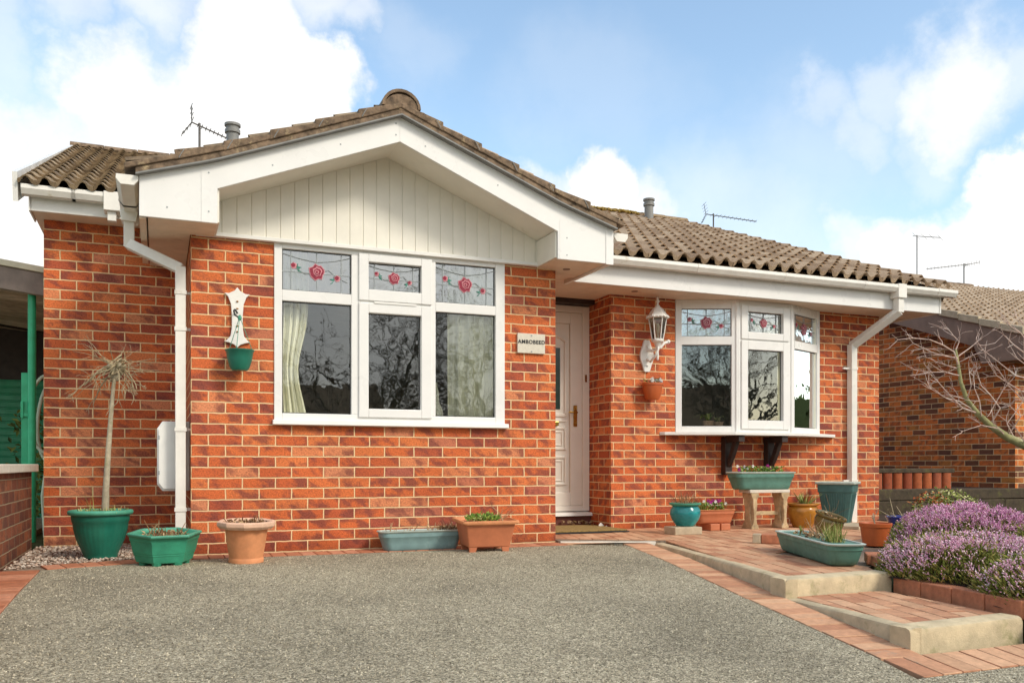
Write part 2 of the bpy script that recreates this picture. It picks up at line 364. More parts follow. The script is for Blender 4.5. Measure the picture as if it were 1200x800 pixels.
# ------------------------------------------------------------------ levels and ground
GY = [(-400, -2.2), (-30, -1.35), (-8, -1.12), (-3, -.86), (-1, -.62), (1, -.36), (2.7, -.148), (3.64, -.072), (5, -.024), (6.0, -.008), (6.3, -.006), (8, -.006), (400, -.006)]
def zg(y):
    for i in range(len(GY)-1):
        if y <= GY[i+1][0]:
            a, b = GY[i], GY[i+1]; t = (y-a[0])/(b[0]-a[0]); return a[1]+(b[1]-a[1])*t
    return GY[-1][1]
def sheet(name, xs, ys, dz, mat):
    mb = MB(); n = len(xs)
    mb.v = [(x, y, zg(y)+dz) for y in ys for x in xs]
    mb.f = [(j*n+i, j*n+i+1, (j+1)*n+i+1, (j+1)*n+i) for j in range(len(ys)-1) for i in range(n-1)]
    return mb.build(name, mat)
ysx = sorted(set([-400, -200, -100, -60, -45, -30, -20, -14, -10, -8, -6, -4.5]+[-3+.25*i for i in range(46)]+[10, 14, 20, 40, 100, 250, 400]))
struct(sheet('ground', [-400, -100, -30, -10, -3, 0, 3, 6, 10, 20, 60, 150, 400], ysx, -.05, M['lawn']))
struct(sheet('road', [-120, -40, 0, 40, 120], [-13, -11, -9, -8, -6.8], -.02, M['asphalt']))

KA, KB, KC = Vector((3.64, 5.96)), Vector((3.005, 3.637)), Vector((2.875, 2.707))   # line of the kerb beside the drive
def lerp(a, b, t): return a+(b-a)*t
def kerb_x(y, off=0.):
    if y >= KB.y: t = (y-KB.y)/(KA.y-KB.y); x = KB.x+(KA.x-KB.x)*t
    else: t = (y-KC.y)/(KB.y-KC.y); x = KC.x+(KB.x-KC.x)*t
    return x+off
# asphalt sheet: row by row between its left and right edges
mb = MB(); rows = []
ylist = [-6.8, -5, -4, -3, -2, -1, 0, .6, 1, 1.5, 2, 2.3, 2.44]
for y in ylist: rows.append((y, -.65, 9.0))
rows.append((2.441, -.65, kerb_x(2.441, -.215)))
for i in range(1, 15):
    y = 2.441+(5.86-2.441)*i/14; rows.append((y, -.65, min(kerb_x(y, -.215), 3.45)))
rows.append((6.10, .15, 3.1))
nx = 24; vs = []; fs = []
for (y, a, b) in rows:
    for i in range(nx+1): x = a+(b-a)*i/nx; vs.append((x, y, zg(y)))
for j in range(len(rows)-1):
    for i in range(nx): fs.append((j*(nx+1)+i, j*(nx+1)+i+1, (j+1)*(nx+1)+i+1, (j+1)*(nx+1)+i))
mb.add(vs, fs); struct(mb.build('driveway', M['asphalt']))

# loose and proud chippings of the worn surface
import numpy as np
rg = np.random.default_rng(4); NCH = 52000
cy = 2.1+(6.05-2.1)*rg.random(NCH)**1.0; cxx = -.64+rg.random(NCH)*4.6
keep = np.array([x < (kerb_x(min(y, 5.86), -.23) if y > 2.44 else 9) and not (x < .15 and y > 5.83+(x+.62)*.3) for x, y in zip(cxx, cy)]); cxx = cxx[keep]; cy = cy[keep]; n_ = len(cy)
czz = np.interp(cy, [g[0] for g in GY], [g[1] for g in GY]); rr_ = .0022+.0026*rg.random(n_)**2; hh_ = rr_*(.7+.9*rg.random(n_)); a0_ = rg.random(n_)*6.28
V_ = np.zeros((n_, 5, 3))
for k in range(4):
    q_ = rr_*(.7+.6*rg.random(n_)); V_[:, k, 0] = cxx+q_*np.cos(a0_+k*PI/2); V_[:, k, 1] = cy+q_*np.sin(a0_+k*PI/2); V_[:, k, 2] = czz-.0005
V_[:, 4, 0] = cxx+(rg.random(n_)-.5)*rr_; V_[:, 4, 1] = cy+(rg.random(n_)-.5)*rr_; V_[:, 4, 2] = czz+hh_
F_ = (np.arange(n_)[:, None, None]*5+np.array([[0, 1, 4], [1, 2, 4], [2, 3, 4], [3, 0, 4]])[None]).reshape(-1, 3)
me_ = bpy.data.meshes.new('driveway_chippings'); me_.from_pydata(V_.reshape(-1, 3).tolist(), [], F_.tolist())
me_.materials.append(mat_island('grey_buff_chipping', [(0., (.11, .094, .066)), (.3, (.26, .225, .16)), (.65, (.42, .37, .26)), (.9, (.58, .51, .37)), (1., (.8, .72, .54))], .9, .1, 200, .2))
och = bpy.data.objects.new('driveway_chippings', me_); col.objects.link(och); och['kind'] = 'stuff'

def clip(poly, conv):
    """Sutherland-Hodgman, conv counter-clockwise"""
    out = poly
    for i in range(len(conv)):
        a = conv[i]; b = conv[(i+1) % len(conv)]
        def side(p): return (b[0]-a[0])*(p[1]-a[1])-(b[1]-a[1])*(p[0]-a[0])
        new = []
        for j in range(len(out)):
            p, q = out[j], out[(j+1) % len(out)]; sp, sq = side(p), side(q)
            if sp >= 0: new.append(p)
            if (sp > 0) != (sq > 0) and abs(sp-sq) > 1e-9:
                t = sp/(sp-sq); new.append((p[0]+(q[0]-p[0])*t, p[1]+(q[1]-p[1])*t))
        out = new
        if len(out) < 3: return []
    return out
def area(p): return abs(sum(p[i][0]*p[(i+1) % len(p)][1]-p[(i+1) % len(p)][0]*p[i][1] for i in range(len(p))))/2
def pave(mb, conv, z, ang, L=.2, W=.1, org=(0, 0), gap=.007, zf=None):
    ca, sa = math.cos(ang), math.sin(ang)
    xs = [((p[0]-org[0])*ca+(p[1]-org[1])*sa) for p in conv]; ys = [(-(p[0]-org[0])*sa+(p[1]-org[1])*ca) for p in conv]
    for j in range(int(math.floor(min(ys)/W))-1, int(max(ys)/W)+2):
        for i in range(int(math.floor(min(xs)/L))-2, int(max(xs)/L)+2):
            u0 = i*L+(L/2 if j % 2 else 0); v0 = j*W
            rect = [(u0+gap/2, v0+gap/2), (u0+L-gap/2, v0+gap/2), (u0+L-gap/2, v0+W-gap/2), (u0+gap/2, v0+W-gap/2)]
            rect = [(org[0]+u*ca-v*sa, org[1]+u*sa+v*ca) for u, v in rect]
            c = clip(rect, conv)
            if c and area(c) > .0004:
                h = random.uniform(-.0016, .0016)
                cy = sum(p[1] for p in c)/len(c)
                zz = z if zf is None else zf(cy)
                mb.prism(c, 'z', zz-.03, zz+h)
# upper paved terrace, z = .02
PZ = .02; LZ = -.065
dirk = math.atan2(KA.y-KB.y, KA.x-KB.x)
mb = MB()
T1 = [(KB.x+.07, KB.y+.12), (3.735, 3.76), (3.86, 3.95), (3.86, 5.9), (KA.x+.07, KA.y-.05)]
T2 = [(3.86, 3.95), (4.15, 4.15), (5.1, 5.05), (6.2, 5.95), (7.1, 6.4), (7.1, 7.13), (3.895, 7.13), (3.86, 5.9)]
T3 = [(2.96, 6.30), (KA.x+.02, 6.02), (3.86, 5.9), (3.895, 7.13), (3.88, 7.56), (2.96, 7.56)]
for T in (T1, T2, T3): pave(mb, T, PZ, dirk, org=(KB.x+.07, KB.y+.1))
ter = struct(mb.build('paved_terrace', M['paver'], smooth=30, bevel=.0025))
b = MB()
for T in (T1, T2, T3): b.prism(T, 'z', -.2, PZ-.007)
b.build('sand_bed', M['sand'], ter)
mb = MB(); T = [(KC.x+.06, KC.y+.1), (3.56, KC.y+.1), (3.66, 3.63), (KB.x+.06, 3.63)]
pave(mb, T, LZ, dirk, org=(KC.x+.06, KC.y+.1)); low = struct(mb.build('lower_paved_terrace', M['paver'], smooth=30, bevel=.0025))
MB().prism(T, 'z', -.25, LZ-.007).build('sand_bed', M['sand'], low)
# border pavers: along the house, along the kerb, in front of the lower step and by the garden wall
def strip(mb, p0, p1, w, side=1, zoff=.004, bl=.1):
    p0 = Vector(p0); p1 = Vector(p1); d = (p1-p0); n = int(d.length/bl); d.normalize(); pr = Vector((-d.y, d.x))*side
    bl = (p1-p0).length/max(1, n)
    for i in range(n):
        a = p0+d*(i*bl+.0035); c = p0+d*((i+1)*bl-.0035); q = [a, c, c+pr*w, a+pr*w]
        h = zoff+random.uniform(-.0015, .0015)
        vs = [(p.x, p.y, zg(p.y)+h) for p in q]+[(p.x, p.y, zg(p.y)-.06) for p in q]
        mb.add(vs, [(0, 1, 2, 3), (7, 6, 5, 4), (0, 4, 5, 1), (1, 5, 6, 2), (2, 6, 7, 3), (3, 7, 4, 0)])
mb = MB()
strip(mb, (-.62, 5.87), (.20, 6.11), .205)
strip(mb, (.21, 6.113), (2.95, 6.113), .20)
strip(mb, (-.655, -1.5), (-.655, 5.86), .205, 1)
be = struct(mb.build('brick_edging_strip', M['paver_or'], smooth=30, bevel=.003))
mb = MB()
strip(mb, (KA.x-.02, KA.y+.1), (KB.x-.01, KB.y), .205, -1)
strip(mb, (KB.x-.01, KB.y-.01), (KC.x-.01, KC.y-.08), .205, -1)
strip(mb, (2.66, 2.445), (5.2, 2.445), .20)
mb.prism([(2.955, 6.12), (3.5, 6.09), (3.62, 6.0), (2.955, 6.25)], 'z', -.08, -.001)
struct(mb.build('brick_edging_strip', M['paver'], smooth=30, bevel=.003))
# kerbs
def kerb(name, p0, p1, w, z0, z1, side, mat, r=.022, drop=0.):
    p0 = Vector(p0); p1 = Vector(p1); d = (p1-p0); L = d.length; d.normalize(); pr = Vector((-d.y, d.x))*side
    prof = [(0, z0), (0, z1-r), (r*.3, z1-r*.3), (r, z1), (w, z1), (w, z0)]
    n = 10; m = MB(); vs = []
    for i in range(n+1):
        p = p0+d*L*i/n
        for (a, z) in prof: vs.append((p.x+pr.x*a+random.uniform(-.0012, .0012), p.y+pr.y*a, z-(drop*(1-i/n)**1.5 if z > z0 else 0)+random.uniform(-.0012, .0012)))
    k = len(prof)
    fs = [(i*k+j, i*k+(j+1) % k, (i+1)*k+(j+1) % k, (i+1)*k+j) for i in range(n) for j in range(k)]+[tuple(range(k)), tuple(n*k+j for j in range(k-1, -1, -1))]
    m.add(vs, fs); return struct(m.build(name, mat, smooth=35))
kerb('kerb', KA, KB, .065, -.25, PZ+.006, 1, M['kerb'], drop=.026)
kerb('kerb', (KB.x-.002, KB.y+.002), (3.745, 3.66), .115, -.25, PZ+.006, 1, M['kerb'])
kerb('kerb', (KB.x+.002, KB.y-.01), (KC.x, KC.y+.01), .06, -.3, LZ+.006, 1, M['kerb'], drop=.012)
kerb('kerb', (KC.x-.002, KC.y), (3.575, 2.742), .105, -.35, LZ+.006, 1, M['kerb'])
kerb('kerb', (KA.x+.02, KA.y+.015), (2.958, 6.255), .035, -.2, PZ-.012, -1, M['kerb_pale'], r=.01)

# gravel corner
gp = [(-.85, 5.86), (-.62, 6.09), (.2, 6.32), (.2, 7.43), (-.8, 7.43), (-.855, 8.4)]
b = MB(); b.prism([(-.86, 5.83), (.2, 6.3), (.2, 7.435), (-.86, 7.435)], 'z', -.1, -.014); gb = struct(b.build('gravel_bed', M['sand']))
def inpoly(x, y, p):
    c = False
    for i in range(len(p)):
        (x1, y1), (x2, y2) = p[i], p[i-1]
        if (y1 > y) != (y2 > y) and x < (x2-x1)*(y-y1)/(y2-y1)+x1: c = not c
    return c
mb = MB(); k = 0
while k < 2600:
    x = random.uniform(-.86, .2); y = random.uniform(5.85, 7.43)
    if not inpoly(x, y, [(-.85, 5.88), (-.62, 6.11), (.2, 6.33), (.2, 7.42), (-.85, 7.42)]): continue
    k += 1; r = random.uniform(.008, .017); q = Matrix.Translation((x, y, -.012+random.uniform(0, .016))) @ Matrix.Rotation(random.uniform(0, 6), 4, 'Z') @ Matrix.Rotation(random.uniform(-.6, .6), 4, 'X') @ Matrix.Diagonal((1, random.uniform(.6, 1), random.uniform(.45, .8), 1))
    vs = [(1, 0, 0), (-1, 0, 0), (0, 1, 0), (0, -1, 0), (0, 0, 1), (0, 0, -1)]
    vs = [q @ (Vector(v)*r*random.uniform(.8, 1.15)) for v in vs]
    mb.add(vs, [(0, 2, 4), (2, 1, 4), (1, 3, 4), (3, 0, 4), (2, 0, 5), (1, 2, 5), (3, 1, 5), (0, 3, 5)])
g = mb.build('gravel', M['gravel'], smooth=80, normals=False); g['kind'] = 'stuff'

# planting bed to the right of the terraces
mb = MB(); n = 26; m = 34; vs = []
for j in range(m+1):
    for i in range(n+1):
        y = 2.3+(7.6-2.3)*j/m
        xl = 3.62 if y < 3.0 else 3.72 if y < 3.75 else 3.78+(y-3.75)*1.25 if y < 6.4 else 7.1
        xl = min(xl, 7.12); x = xl+(13-xl)*(i/n)**1.6
        e = min(1, (x-xl)/.35); e2 = min(1, max(0, (y-2.3)/.3)); t = max(0, min(1, (y-3)/3.5))
        z = (-.05+.07*e*e2)*(1-t)+.03*t if y < 3.5 else .0+.03*t+.02*e
        if y < 2.6: z -= .07*(1-(y-2.3)/.3)
        vs.append((x, y, z+random.uniform(-.008, .008)))
fs = [(j*(n+1)+i, j*(n+1)+i+1, (j+1)*(n+1)+i+1, (j+1)*(n+1)+i) for j in range(m) for i in range(n)]
struct(mb.add(vs, fs).build('flower_bed_soil', M['soil'], smooth=60))

# ------------------------------------------------------------------ bungalow
CX = 1.567; YB = 6.344; YA = 7.44; YC = 7.14; YD = 7.60; SZ = 2.2
H = thing('bungalow', 'orange brick bungalow with white gable, white windows and recessed front door', 'house', (0, 0, 0))
W = 'wall'
w = MB()      # gabled front wall with window opening
w.box(.205, .757, YB, YB+.1, -.1, 2.235).box(2.511, 2.953, YB, YB+.1, -.1, 2.235)
w.box(.757, 2.511, YB, YB+.1, -.1, .90).box(.757, 2.511, YB, YB+.1, 2.19, 2.235)
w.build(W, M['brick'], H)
MB().box(.205, .305, YB+.1, YA+.2, -.1, 2.235).build(W, M['brick'], H)
MB().box(2.853, 2.953, YB+.1, YD+.3, -.1, 2.235).build(W, M['brick'], H)
MB().box(-.806, .205, YA, YA+.1, -.1, 2.475).box(-.806, -.706, YA+.1, 15.5, -.1, 2.475).build(W, M['brick'], H)
w = MB()      # right wing with bay opening
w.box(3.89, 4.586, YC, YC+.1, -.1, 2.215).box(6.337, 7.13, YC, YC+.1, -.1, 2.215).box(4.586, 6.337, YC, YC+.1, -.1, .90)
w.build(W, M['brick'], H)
MB().box(3.89, 3.99, YC+.1, YD+.3, -.1, 2.30).build(W, M['brick'], H)
MB().box(7.03, 7.13, YC+.1, 15.5, -.1, 2.215).prism([(YC+.3, 2.215), (15.4, 2.215), (11.6, 3.95)], 'x', 7.03, 7.13).build(W, M['brick'], H)
MB().box(-.7, 7.03, 15.4, 15.5, -.1, 2.4).build(W, M['brick'], H)
# rooms behind the windows
r = MB()
r.box(.305, 2.853, 10.0, 10.05, 0, 2.2).box(.305, 2.853, YB+.12, 10, 2.19, 2.2).box(.306, .32, YB+.12, 10, 0, 2.19).box(2.84, 2.852, YB+.12, 10, 0, 2.19)
r.build('room_wall', M['room'], H)
MB().box(.305, 2.853, YB+.1, 10, -.02, 0).build('room_floor', M['room_floor'], H)
r = MB()
r.box(3.99, 7.03, 10.0, 10.05, 0, 2.2).box(3.99, 7.03, YC+.12, 10, 2.19, 2.2).box(3.992, 4.0, YC+.12, 10, 0, 2.19).box(7.01, 7.028, YC+.12, 10, 0, 2.19)
r.build('room_wall', M['room'], H)
MB().box(3.99, 7.03, YC+.1, 10, -.02, 0).build('room_floor', M['room_floor'], H)

# gable cladding: tongue and groove boards, one mesh
def gz(x, apex=3.049, s=.387):            # top of bargeboard with bell-cast ends
    d = abs(x-CX); z = apex-s*min(d, 1.24)
    if d > 1.24: z -= (d-1.24)*.31
    return z
mb = MB(); bx = .205; bw = .0985
while bx < 2.953-.01:
    x1 = min(bx+bw, 2.953); g = .004
    zt0 = min(gz(bx), 3.05)-.05; zt1 = gz(x1)-.05
    poly = [(bx+g, 2.215), (x1-g, 2.215), (x1-g, zt1), (bx+g, zt0)]
    if bx < CX < x1: poly = [(bx+g, 2.215), (x1-g, 2.215), (x1-g, zt1), (CX, 3.0), (bx+g, zt0)]
    mb.prism(poly, 'y', YB-.026, YB+.02)
    bx += bw
mb.build('gable_cladding', M['clad'], H, bevel=.003)
MB().prism([(.205, 2.22), (2.953, 2.22), (2.953, gz(2.953)-.06), (CX, 2.98), (.205, gz(.205)-.06)], 'y', YB-.02, YB+.05).build('cladding_backing', M['clad'], H)
MB().box(.235, 2.952, YB-.05, YB+.0, 2.185, 2.212).build('cladding_trim', M['upvc2'], H, bevel=.003)
# bargeboard with boxed ends
BF = 5.94
X0, X1 = -.113, 3.252
xsL = [X0, .05, .2, .329]
top = [(x, gz(x)) for x in xsL]+[(CX, 3.049)]+[(2*CX-x, gz(x)) for x in reversed(xsL)]
top[-1] = (X1, gz(X1))
inner = [(X1, 2.165), (2.785, 2.165), (2.785, 2.372), (CX, 2.876), (.354, 2.404), (.354, 2.178), (X0, 2.178)]
MB().prism(top+inner, 'y', BF, BF+.022).build('bargeboard', M['upvc'], H, bevel=.003)
# small screw caps and the joint covers
for (x, z) in ((.05, 2.25), (.30, 2.25), (.30, 2.5), (.7, 2.6), (1.15, 2.8), (CX-.03, 2.92), (CX-.03, 3.0), (1.75, 2.87), (2.3, 2.66), (2.86, 2.33), (2.86, 2.2), (3.2, 2.3)):
    MB().tube([(x, BF-.002, z), (x, BF+.004, z)], .006, 6).build('screw_cap', M['lead'], H)
for jc in ((.255, .262, BF-.003, BF+.001, 2.18, 2.53), (2.80, 2.803, BF-.002, BF+.001, 2.17, 2.46), (CX-.002, CX+.002, BF-.002, BF+.001, 2.88, 3.045), (X1-.06, X1+.004, BF-.005, BF-.001, 2.160, 2.43)): MB().box(*jc).build('joint_cover', M['upvc'], H)
# sloping soffit under the verge, flat boxed soffits
mb = MB()
mb.prism([(.354, 2.404+.012), (CX, 2.888), (CX, 2.91), (.354, 2.44)], 'y', BF+.022, YB-.028)
mb.prism([(2.785, 2.385), (CX, 2.888), (CX, 2.91), (2.785, 2.41)], 'y', BF+.022, YB-.028)
mb.box(.354, .366, BF+.022, YB-.028, 2.19, 2.41).box(2.773, 2.785, BF+.022, YB-.028, 2.18, 2.38)
for i in range(9): mb.box(2.0+i*.085, 2.003+i*.085, BF+.1, BF+.101, 2, 2.001)
mb.build('verge_soffit', M['clad'], H)
mb = MB()
for i in range(4): mb.box(X0+.05, .352, BF+.024+i*.1, BF+.12+i*.1 if i < 3 else YB-.03, 2.182, 2.194)
mb.box(X0+.05, .2, YB-.03, YA-.01, 2.184, 2.194)
mb.build('soffit', M['soffit'], H, bevel=.002)
# side fascias of the gable wing
MB().box(X0, X0+.04, BF+.023, 7.3, 2.17, 2.43).build('fascia', M['soffit'], H)
MB().box(X1-.03, X1, BF+.023, 6.75, 2.165, 2.42).build('fascia', M['upvc2'], H)
# porch and right wing soffit
mb = MB()
for i in range(6):
    a = BF+.024+i*.1; mb.box(2.79, 3.22, a, a+.096, 2.178, 2.190)
for i in range(5):
    a = 6.552+i*.104; mb.box(2.955, 3.30 if a < 6.74 else 3.888 if a > 7.0 else 7.55, a, min(a+.1, YC-.002 if a > 7.0 else 9), 2.196, 2.208)
a = 6.752
for i in range(4): mb.box(3.0, 7.55, a+i*.097, min(a+i*.097+.094, YC-.003), 2.1965, 2.2085)
mb.box(2.955, 3.888, YC+.0, 7.46, 2.20, 2.212)
mb.box(7.13, 7.55, YC, 15.5, 2.2, 2.212)
mb.build('soffit', M['soffit'], H, bevel=.002)
MB().box(2.953, 3.89, 7.462, 7.9, 2.155, 2.42).build('void_dark_lintel', M['dark_wood'], H)  # lintel coloured dark to stand for the shaded void above the door
for (vx, vy, vz) in ((3.02, 6.28, 2.176), (4.02, 6.93, 2.194), (2.45, 6.15, 2.44)):
    if vx != 2.45: MB().lathe([(.03, 0), (.03, .004), (.001, .004)], 16, (vx, vy, vz-.002)).build('soffit_vent', M['brown_fascia'], H)
# main fascias
MB().box(3.275, 7.54, 6.73, 6.752, 2.19, 2.41).build('fascia', M['upvc'], H, bevel=.002)
MB().box(-.86, .2, 7.18, 7.202, 2.465, 2.62).box(-.874, -.862, 7.17, 7.5, 2.46, 2.63).build('fascia', M['upvc2'], H, bevel=.002)
MB().box(7.54, 7.56, 6.725, 15.5, 2.19, 2.42).build('fascia', M['upvc2'], H)
MB().box(-.86, .2, 7.203, YA-.002, 2.473, 2.485).box(-.86, -.807, YA, 15.5, 2.474, 2.484).build('soffit', M['soffit'], H)

# gutters
def gutter_prof(w=.11, h=.065, t=.004):
    o = [(0, h), (-w*.02, h*.55), (w*.2, 0), (w*.8, 0), (w*1.0, h*.55), (w, h)]
    i = [(w-t, h), (w-t, h*.58), (w*.78, t), (w*.22, t), (t, h*.58), (t, h)]
    return o, i
def gutter(a, b, axis, c, z, parent, w=.11, h=.068):
    o, i = gutter_prof(w, h); m = MB()
    poly = [(c+p[0], z+p[1]) for p in o]+[(c+p[0], z+p[1]) for p in i]
    m.prism(poly, axis, a, b)
    cap = [(c+p[0], z+p[1]) for p in o]
    for e, d in ((a, -1), (b, 1)): m.prism(cap, axis, e+d*.0005, e+d*.006)
    # lip bead
    g = m.build('gutter', M['gutter'], parent, bevel=.0015)
    n = max(1, int(abs(b-a)/.9))
    for q in range(n+1):
        k = MB(); p = a+.25+(b-a-.5)*q/n if n > 1 else (a+b)/2
        pl = [(c+q[0]+(.003 if q[0] > w/2 else -.003), z+q[1]-(.003 if q[1] < .01 else 0)) for q in o]+[(c+q[0], z+q[1]) for q in o[::-1]]
        k.prism(pl, axis, p-.011, p+.011)
        k.build('gutter_bracket', M['gutter'], g)
    return g
gutter(3.285, 7.67, 'x', 6.615, 2.352, H)
gutter(-.905, -.245, 'x', 7.065, 2.555, H)
gutter(5.93, 6.93, 'y', -.245, 2.362, H, w=.128, h=.062)
gutter(5.97, 6.7, 'y', 3.28, 2.352, H, w=.12, h=.065)

# left downpipe: straight segments so the square section keeps its orientation
def sqseg(m, p, q, hw, up=(0, -1, 0)):
    p = Vector(p); q = Vector(q); d = (q-p).normalized(); u = Vector(up); u = (u-d*u.dot(d)).normalized(); s = d.cross(u)
    vs = []
    for c in (p, q):
        for a, b_ in ((1, 1), (-1, 1), (-1, -1), (1, -1)): vs.append(c+u*hw*a+s*hw*b_)
    m.add(vs, [(0, 1, 2, 3), (7, 6, 5, 4), (0, 4, 5, 1), (1, 5, 6, 2), (2, 6, 7, 3), (3, 7, 4, 0)])
def downpipe(pts, hw, clips, parent=H):
    m = MB()
    for a, b_ in zip(pts, pts[1:]):
        d = (Vector(b_)-Vector(a)).normalized()*hw*.35
        sqseg(m, Vector(a)-d, Vector(b_)+d, hw)
    o = m.build('downpipe', M['gutter'], parent, bevel=.004)
    for (x, y, z, x2) in clips:
        k = MB()
        k.box(x-hw-.005, x+hw+.005, y-hw-.005, y+hw+.005, z-.013, z+.013)
        k.box(x+hw if x2 > x else x2, x2 if x2 > x else x-hw, y-.008, y+.01, z-.009, z+.009)
        k.build('pipe_clip', M['gutter'], o)
    j = MB()
    for p in pts[1:-1]:
        j.box(p[0]-hw-.004, p[0]+hw+.004, p[1]-hw-.004, p[1]+hw+.004, p[2]-hw-.012, p[2]-hw+.006)
    return o
downpipe([(-.19, 6.62, 2.37), (-.19, 6.62, 2.15), (.14, 6.42, 1.965), (.14, 6.42, -.01)], .034,
         [(.14, 6.42, 1.80, .206), (.14, 6.42, 1.55, .206), (.14, 6.42, .86, .206), (.14, 6.42, .31, .206)])
MB().prism([(-.235, 2.30), (-.145, 2.30), (-.13, 2.372), (-.25, 2.372)], 'y', 6.56, 6.68).build('gutter_outlet', M['gutter'], H, bevel=.004)
MB().box(-.375, -.255, 7.05, 7.18, 2.49, 2.63).box(-.35, -.29, 7.08, 7.15, 2.42, 2.49).build('gutter_outlet', M['gutter'], H, bevel=.004)
downpipe([(6.915, 6.665, 2.36), (6.915, 6.665, 2.16), (6.72, 7.095, 1.86), (6.72, 7.095, .0)], .036,
         [(6.72, 7.095, 1.62, 6.60), (6.72, 7.095, .45, 6.60)])
MB().box(6.86, 6.97, 6.61, 6.725, 2.29, 2.43).build('gutter_outlet', M['gutter'], H, bevel=.004)

# roofs
def roof_field(name, mat, O, A, U, width, length, parent, gauge=.32, roll=.15, thick=.042, amp=.042):
    O, A, U = Vector(O), Vector(A).normalized(), Vector(U).normalized(); N = A.cross(U).normalized()
    if N.z < 0: N = -N
    m = MB(); nc = int(math.ceil(length/gauge)); nt = int(math.ceil(width/(2*roll))); ns = 14
    for c in range(nc):
        s0 = c*gauge-.0; s1 = min(length, (c+1)*gauge+.06)
        for k in range(nt):
            a0 = k*2*roll; a1 = min(width, a0+2*roll)
            if a1-a0 < .03: continue
            j = random.uniform(-.002, .002); js = random.uniform(-.004, .004); vs = []
            for i in range(ns+1):
                a = a0+(a1-a0)*i/ns; ph = (a % roll)/roll
                p = amp*(.5+.5*math.cos(2*PI*(ph-.42)))**1.5
                ge = gauge
                e0 = O+A*a+U*(s0+js)+N*(p+thick+j); e1 = O+A*a+U*s1+N*(p+.006)
                e2 = O+A*a+U*(s0+js+.004)+N*((p+thick-.013)*min(1., p/(amp*.62))+j)
                vs += [e0, e1, e2]
            fs = []
            for i in range(ns): fs += [(3*i, 3*i+3, 3*i+4, 3*i+1), (3*i+2, 3*i+5, 3*i+3, 3*i)]
            m.add(vs, fs)
    return m.build(name, mat, parent, smooth=50, normals=False)
SL = .392; ang = math.atan(SL); U = Vector((0, 1, SL))
RY = 11.6; slen = (RY-7.06)*math.sqrt(1+SL*SL)
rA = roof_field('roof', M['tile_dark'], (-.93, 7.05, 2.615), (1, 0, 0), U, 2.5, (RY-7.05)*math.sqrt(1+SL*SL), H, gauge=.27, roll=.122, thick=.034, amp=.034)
rC = roof_field('roof', M['tile'], (1.6, 6.66, 2.437), (1, 0, 0), U, 6.02, (RY-6.66)*math.sqrt(1+SL*SL), H)
zr = 2.437+(RY-6.66)*SL
MB().prism([(6.70, 2.447), (RY, zr-.006), (15.6, zr-.05-4*SL), (15.6, zr-.12-4*SL), (RY, zr-.13), (6.8, 2.38)], 'x', .3, 7.5).build('roof_deck', M['tile_dark'], rC)
MB().prism([(7.10, 2.629), (RY, zr+.019), (15.6, zr-.05-4*SL), (15.6, zr-.12-4*SL), (RY, zr-.13), (7.2, 2.58)], 'x', -.85, .3).build('roof_deck', M['tile_dark'], rA)
# white verge strips of the main roof
MB().prism([(7.06, 2.70), (RY, zr+.06), (RY, zr-.08), (7.1, 2.50)], 'x', -.965, -.932).build('verge_trim', M['upvc2'], rA)
MB().prism([(6.70, 2.40), (RY, zr-.01), (RY, zr-.14), (6.75, 2.32)], 'x', 7.57, 7.605).build('verge_trim', M['verge'], rC)
def ridge(x0, x1, y, z, r, mat, parent, axis='x', seg=.42, up=.55):
    m = MB(); n = int(abs(x1-x0)/seg)+1
    for i in range(n):
        a = x0+(x1-x0)*i/n; b_ = x0+(x1-x0)*(i+1)/n-.008; rr = r*random.uniform(.97, 1.03)
        dz = random.uniform(-.006, .006)
        prof = [(math.cos(t)*rr, math.sin(t)*rr*up) for t in [PI*k/12 for k in range(13)]]
        prof += [(math.cos(t)*rr*.86, math.sin(t)*rr*up*.84) for t in [PI*k/12 for k in range(12, -1, -1)]]
        m.prism([(y+p[0], z+dz+p[1]) for p in prof], axis, a, b_)
    return m.build('ridge_tiles', mat, parent, smooth=40)
ridge(-.97, 1.6, RY, zr+.015, .13, M['verge'], rA)
ridge(1.6, 7.62, RY, zr+.015, .13, M['tile_dark'], rC)
# moss tuft along the visible ridge
mb = MB()
for i in range(420):
    x = random.uniform(5.4, 6.7); y = RY-random.uniform(.02, .2); mb.ball((x, y, zr+.08-abs(y-RY)*.35+random.uniform(-.01, .02)), random.uniform(.012, .03), .6, 5)
mb.build('moss', mat_plain('ochre_moss', (.30, .2, .04), var=.5, scale=40, rough=1., bump=.8), rC, smooth=70)

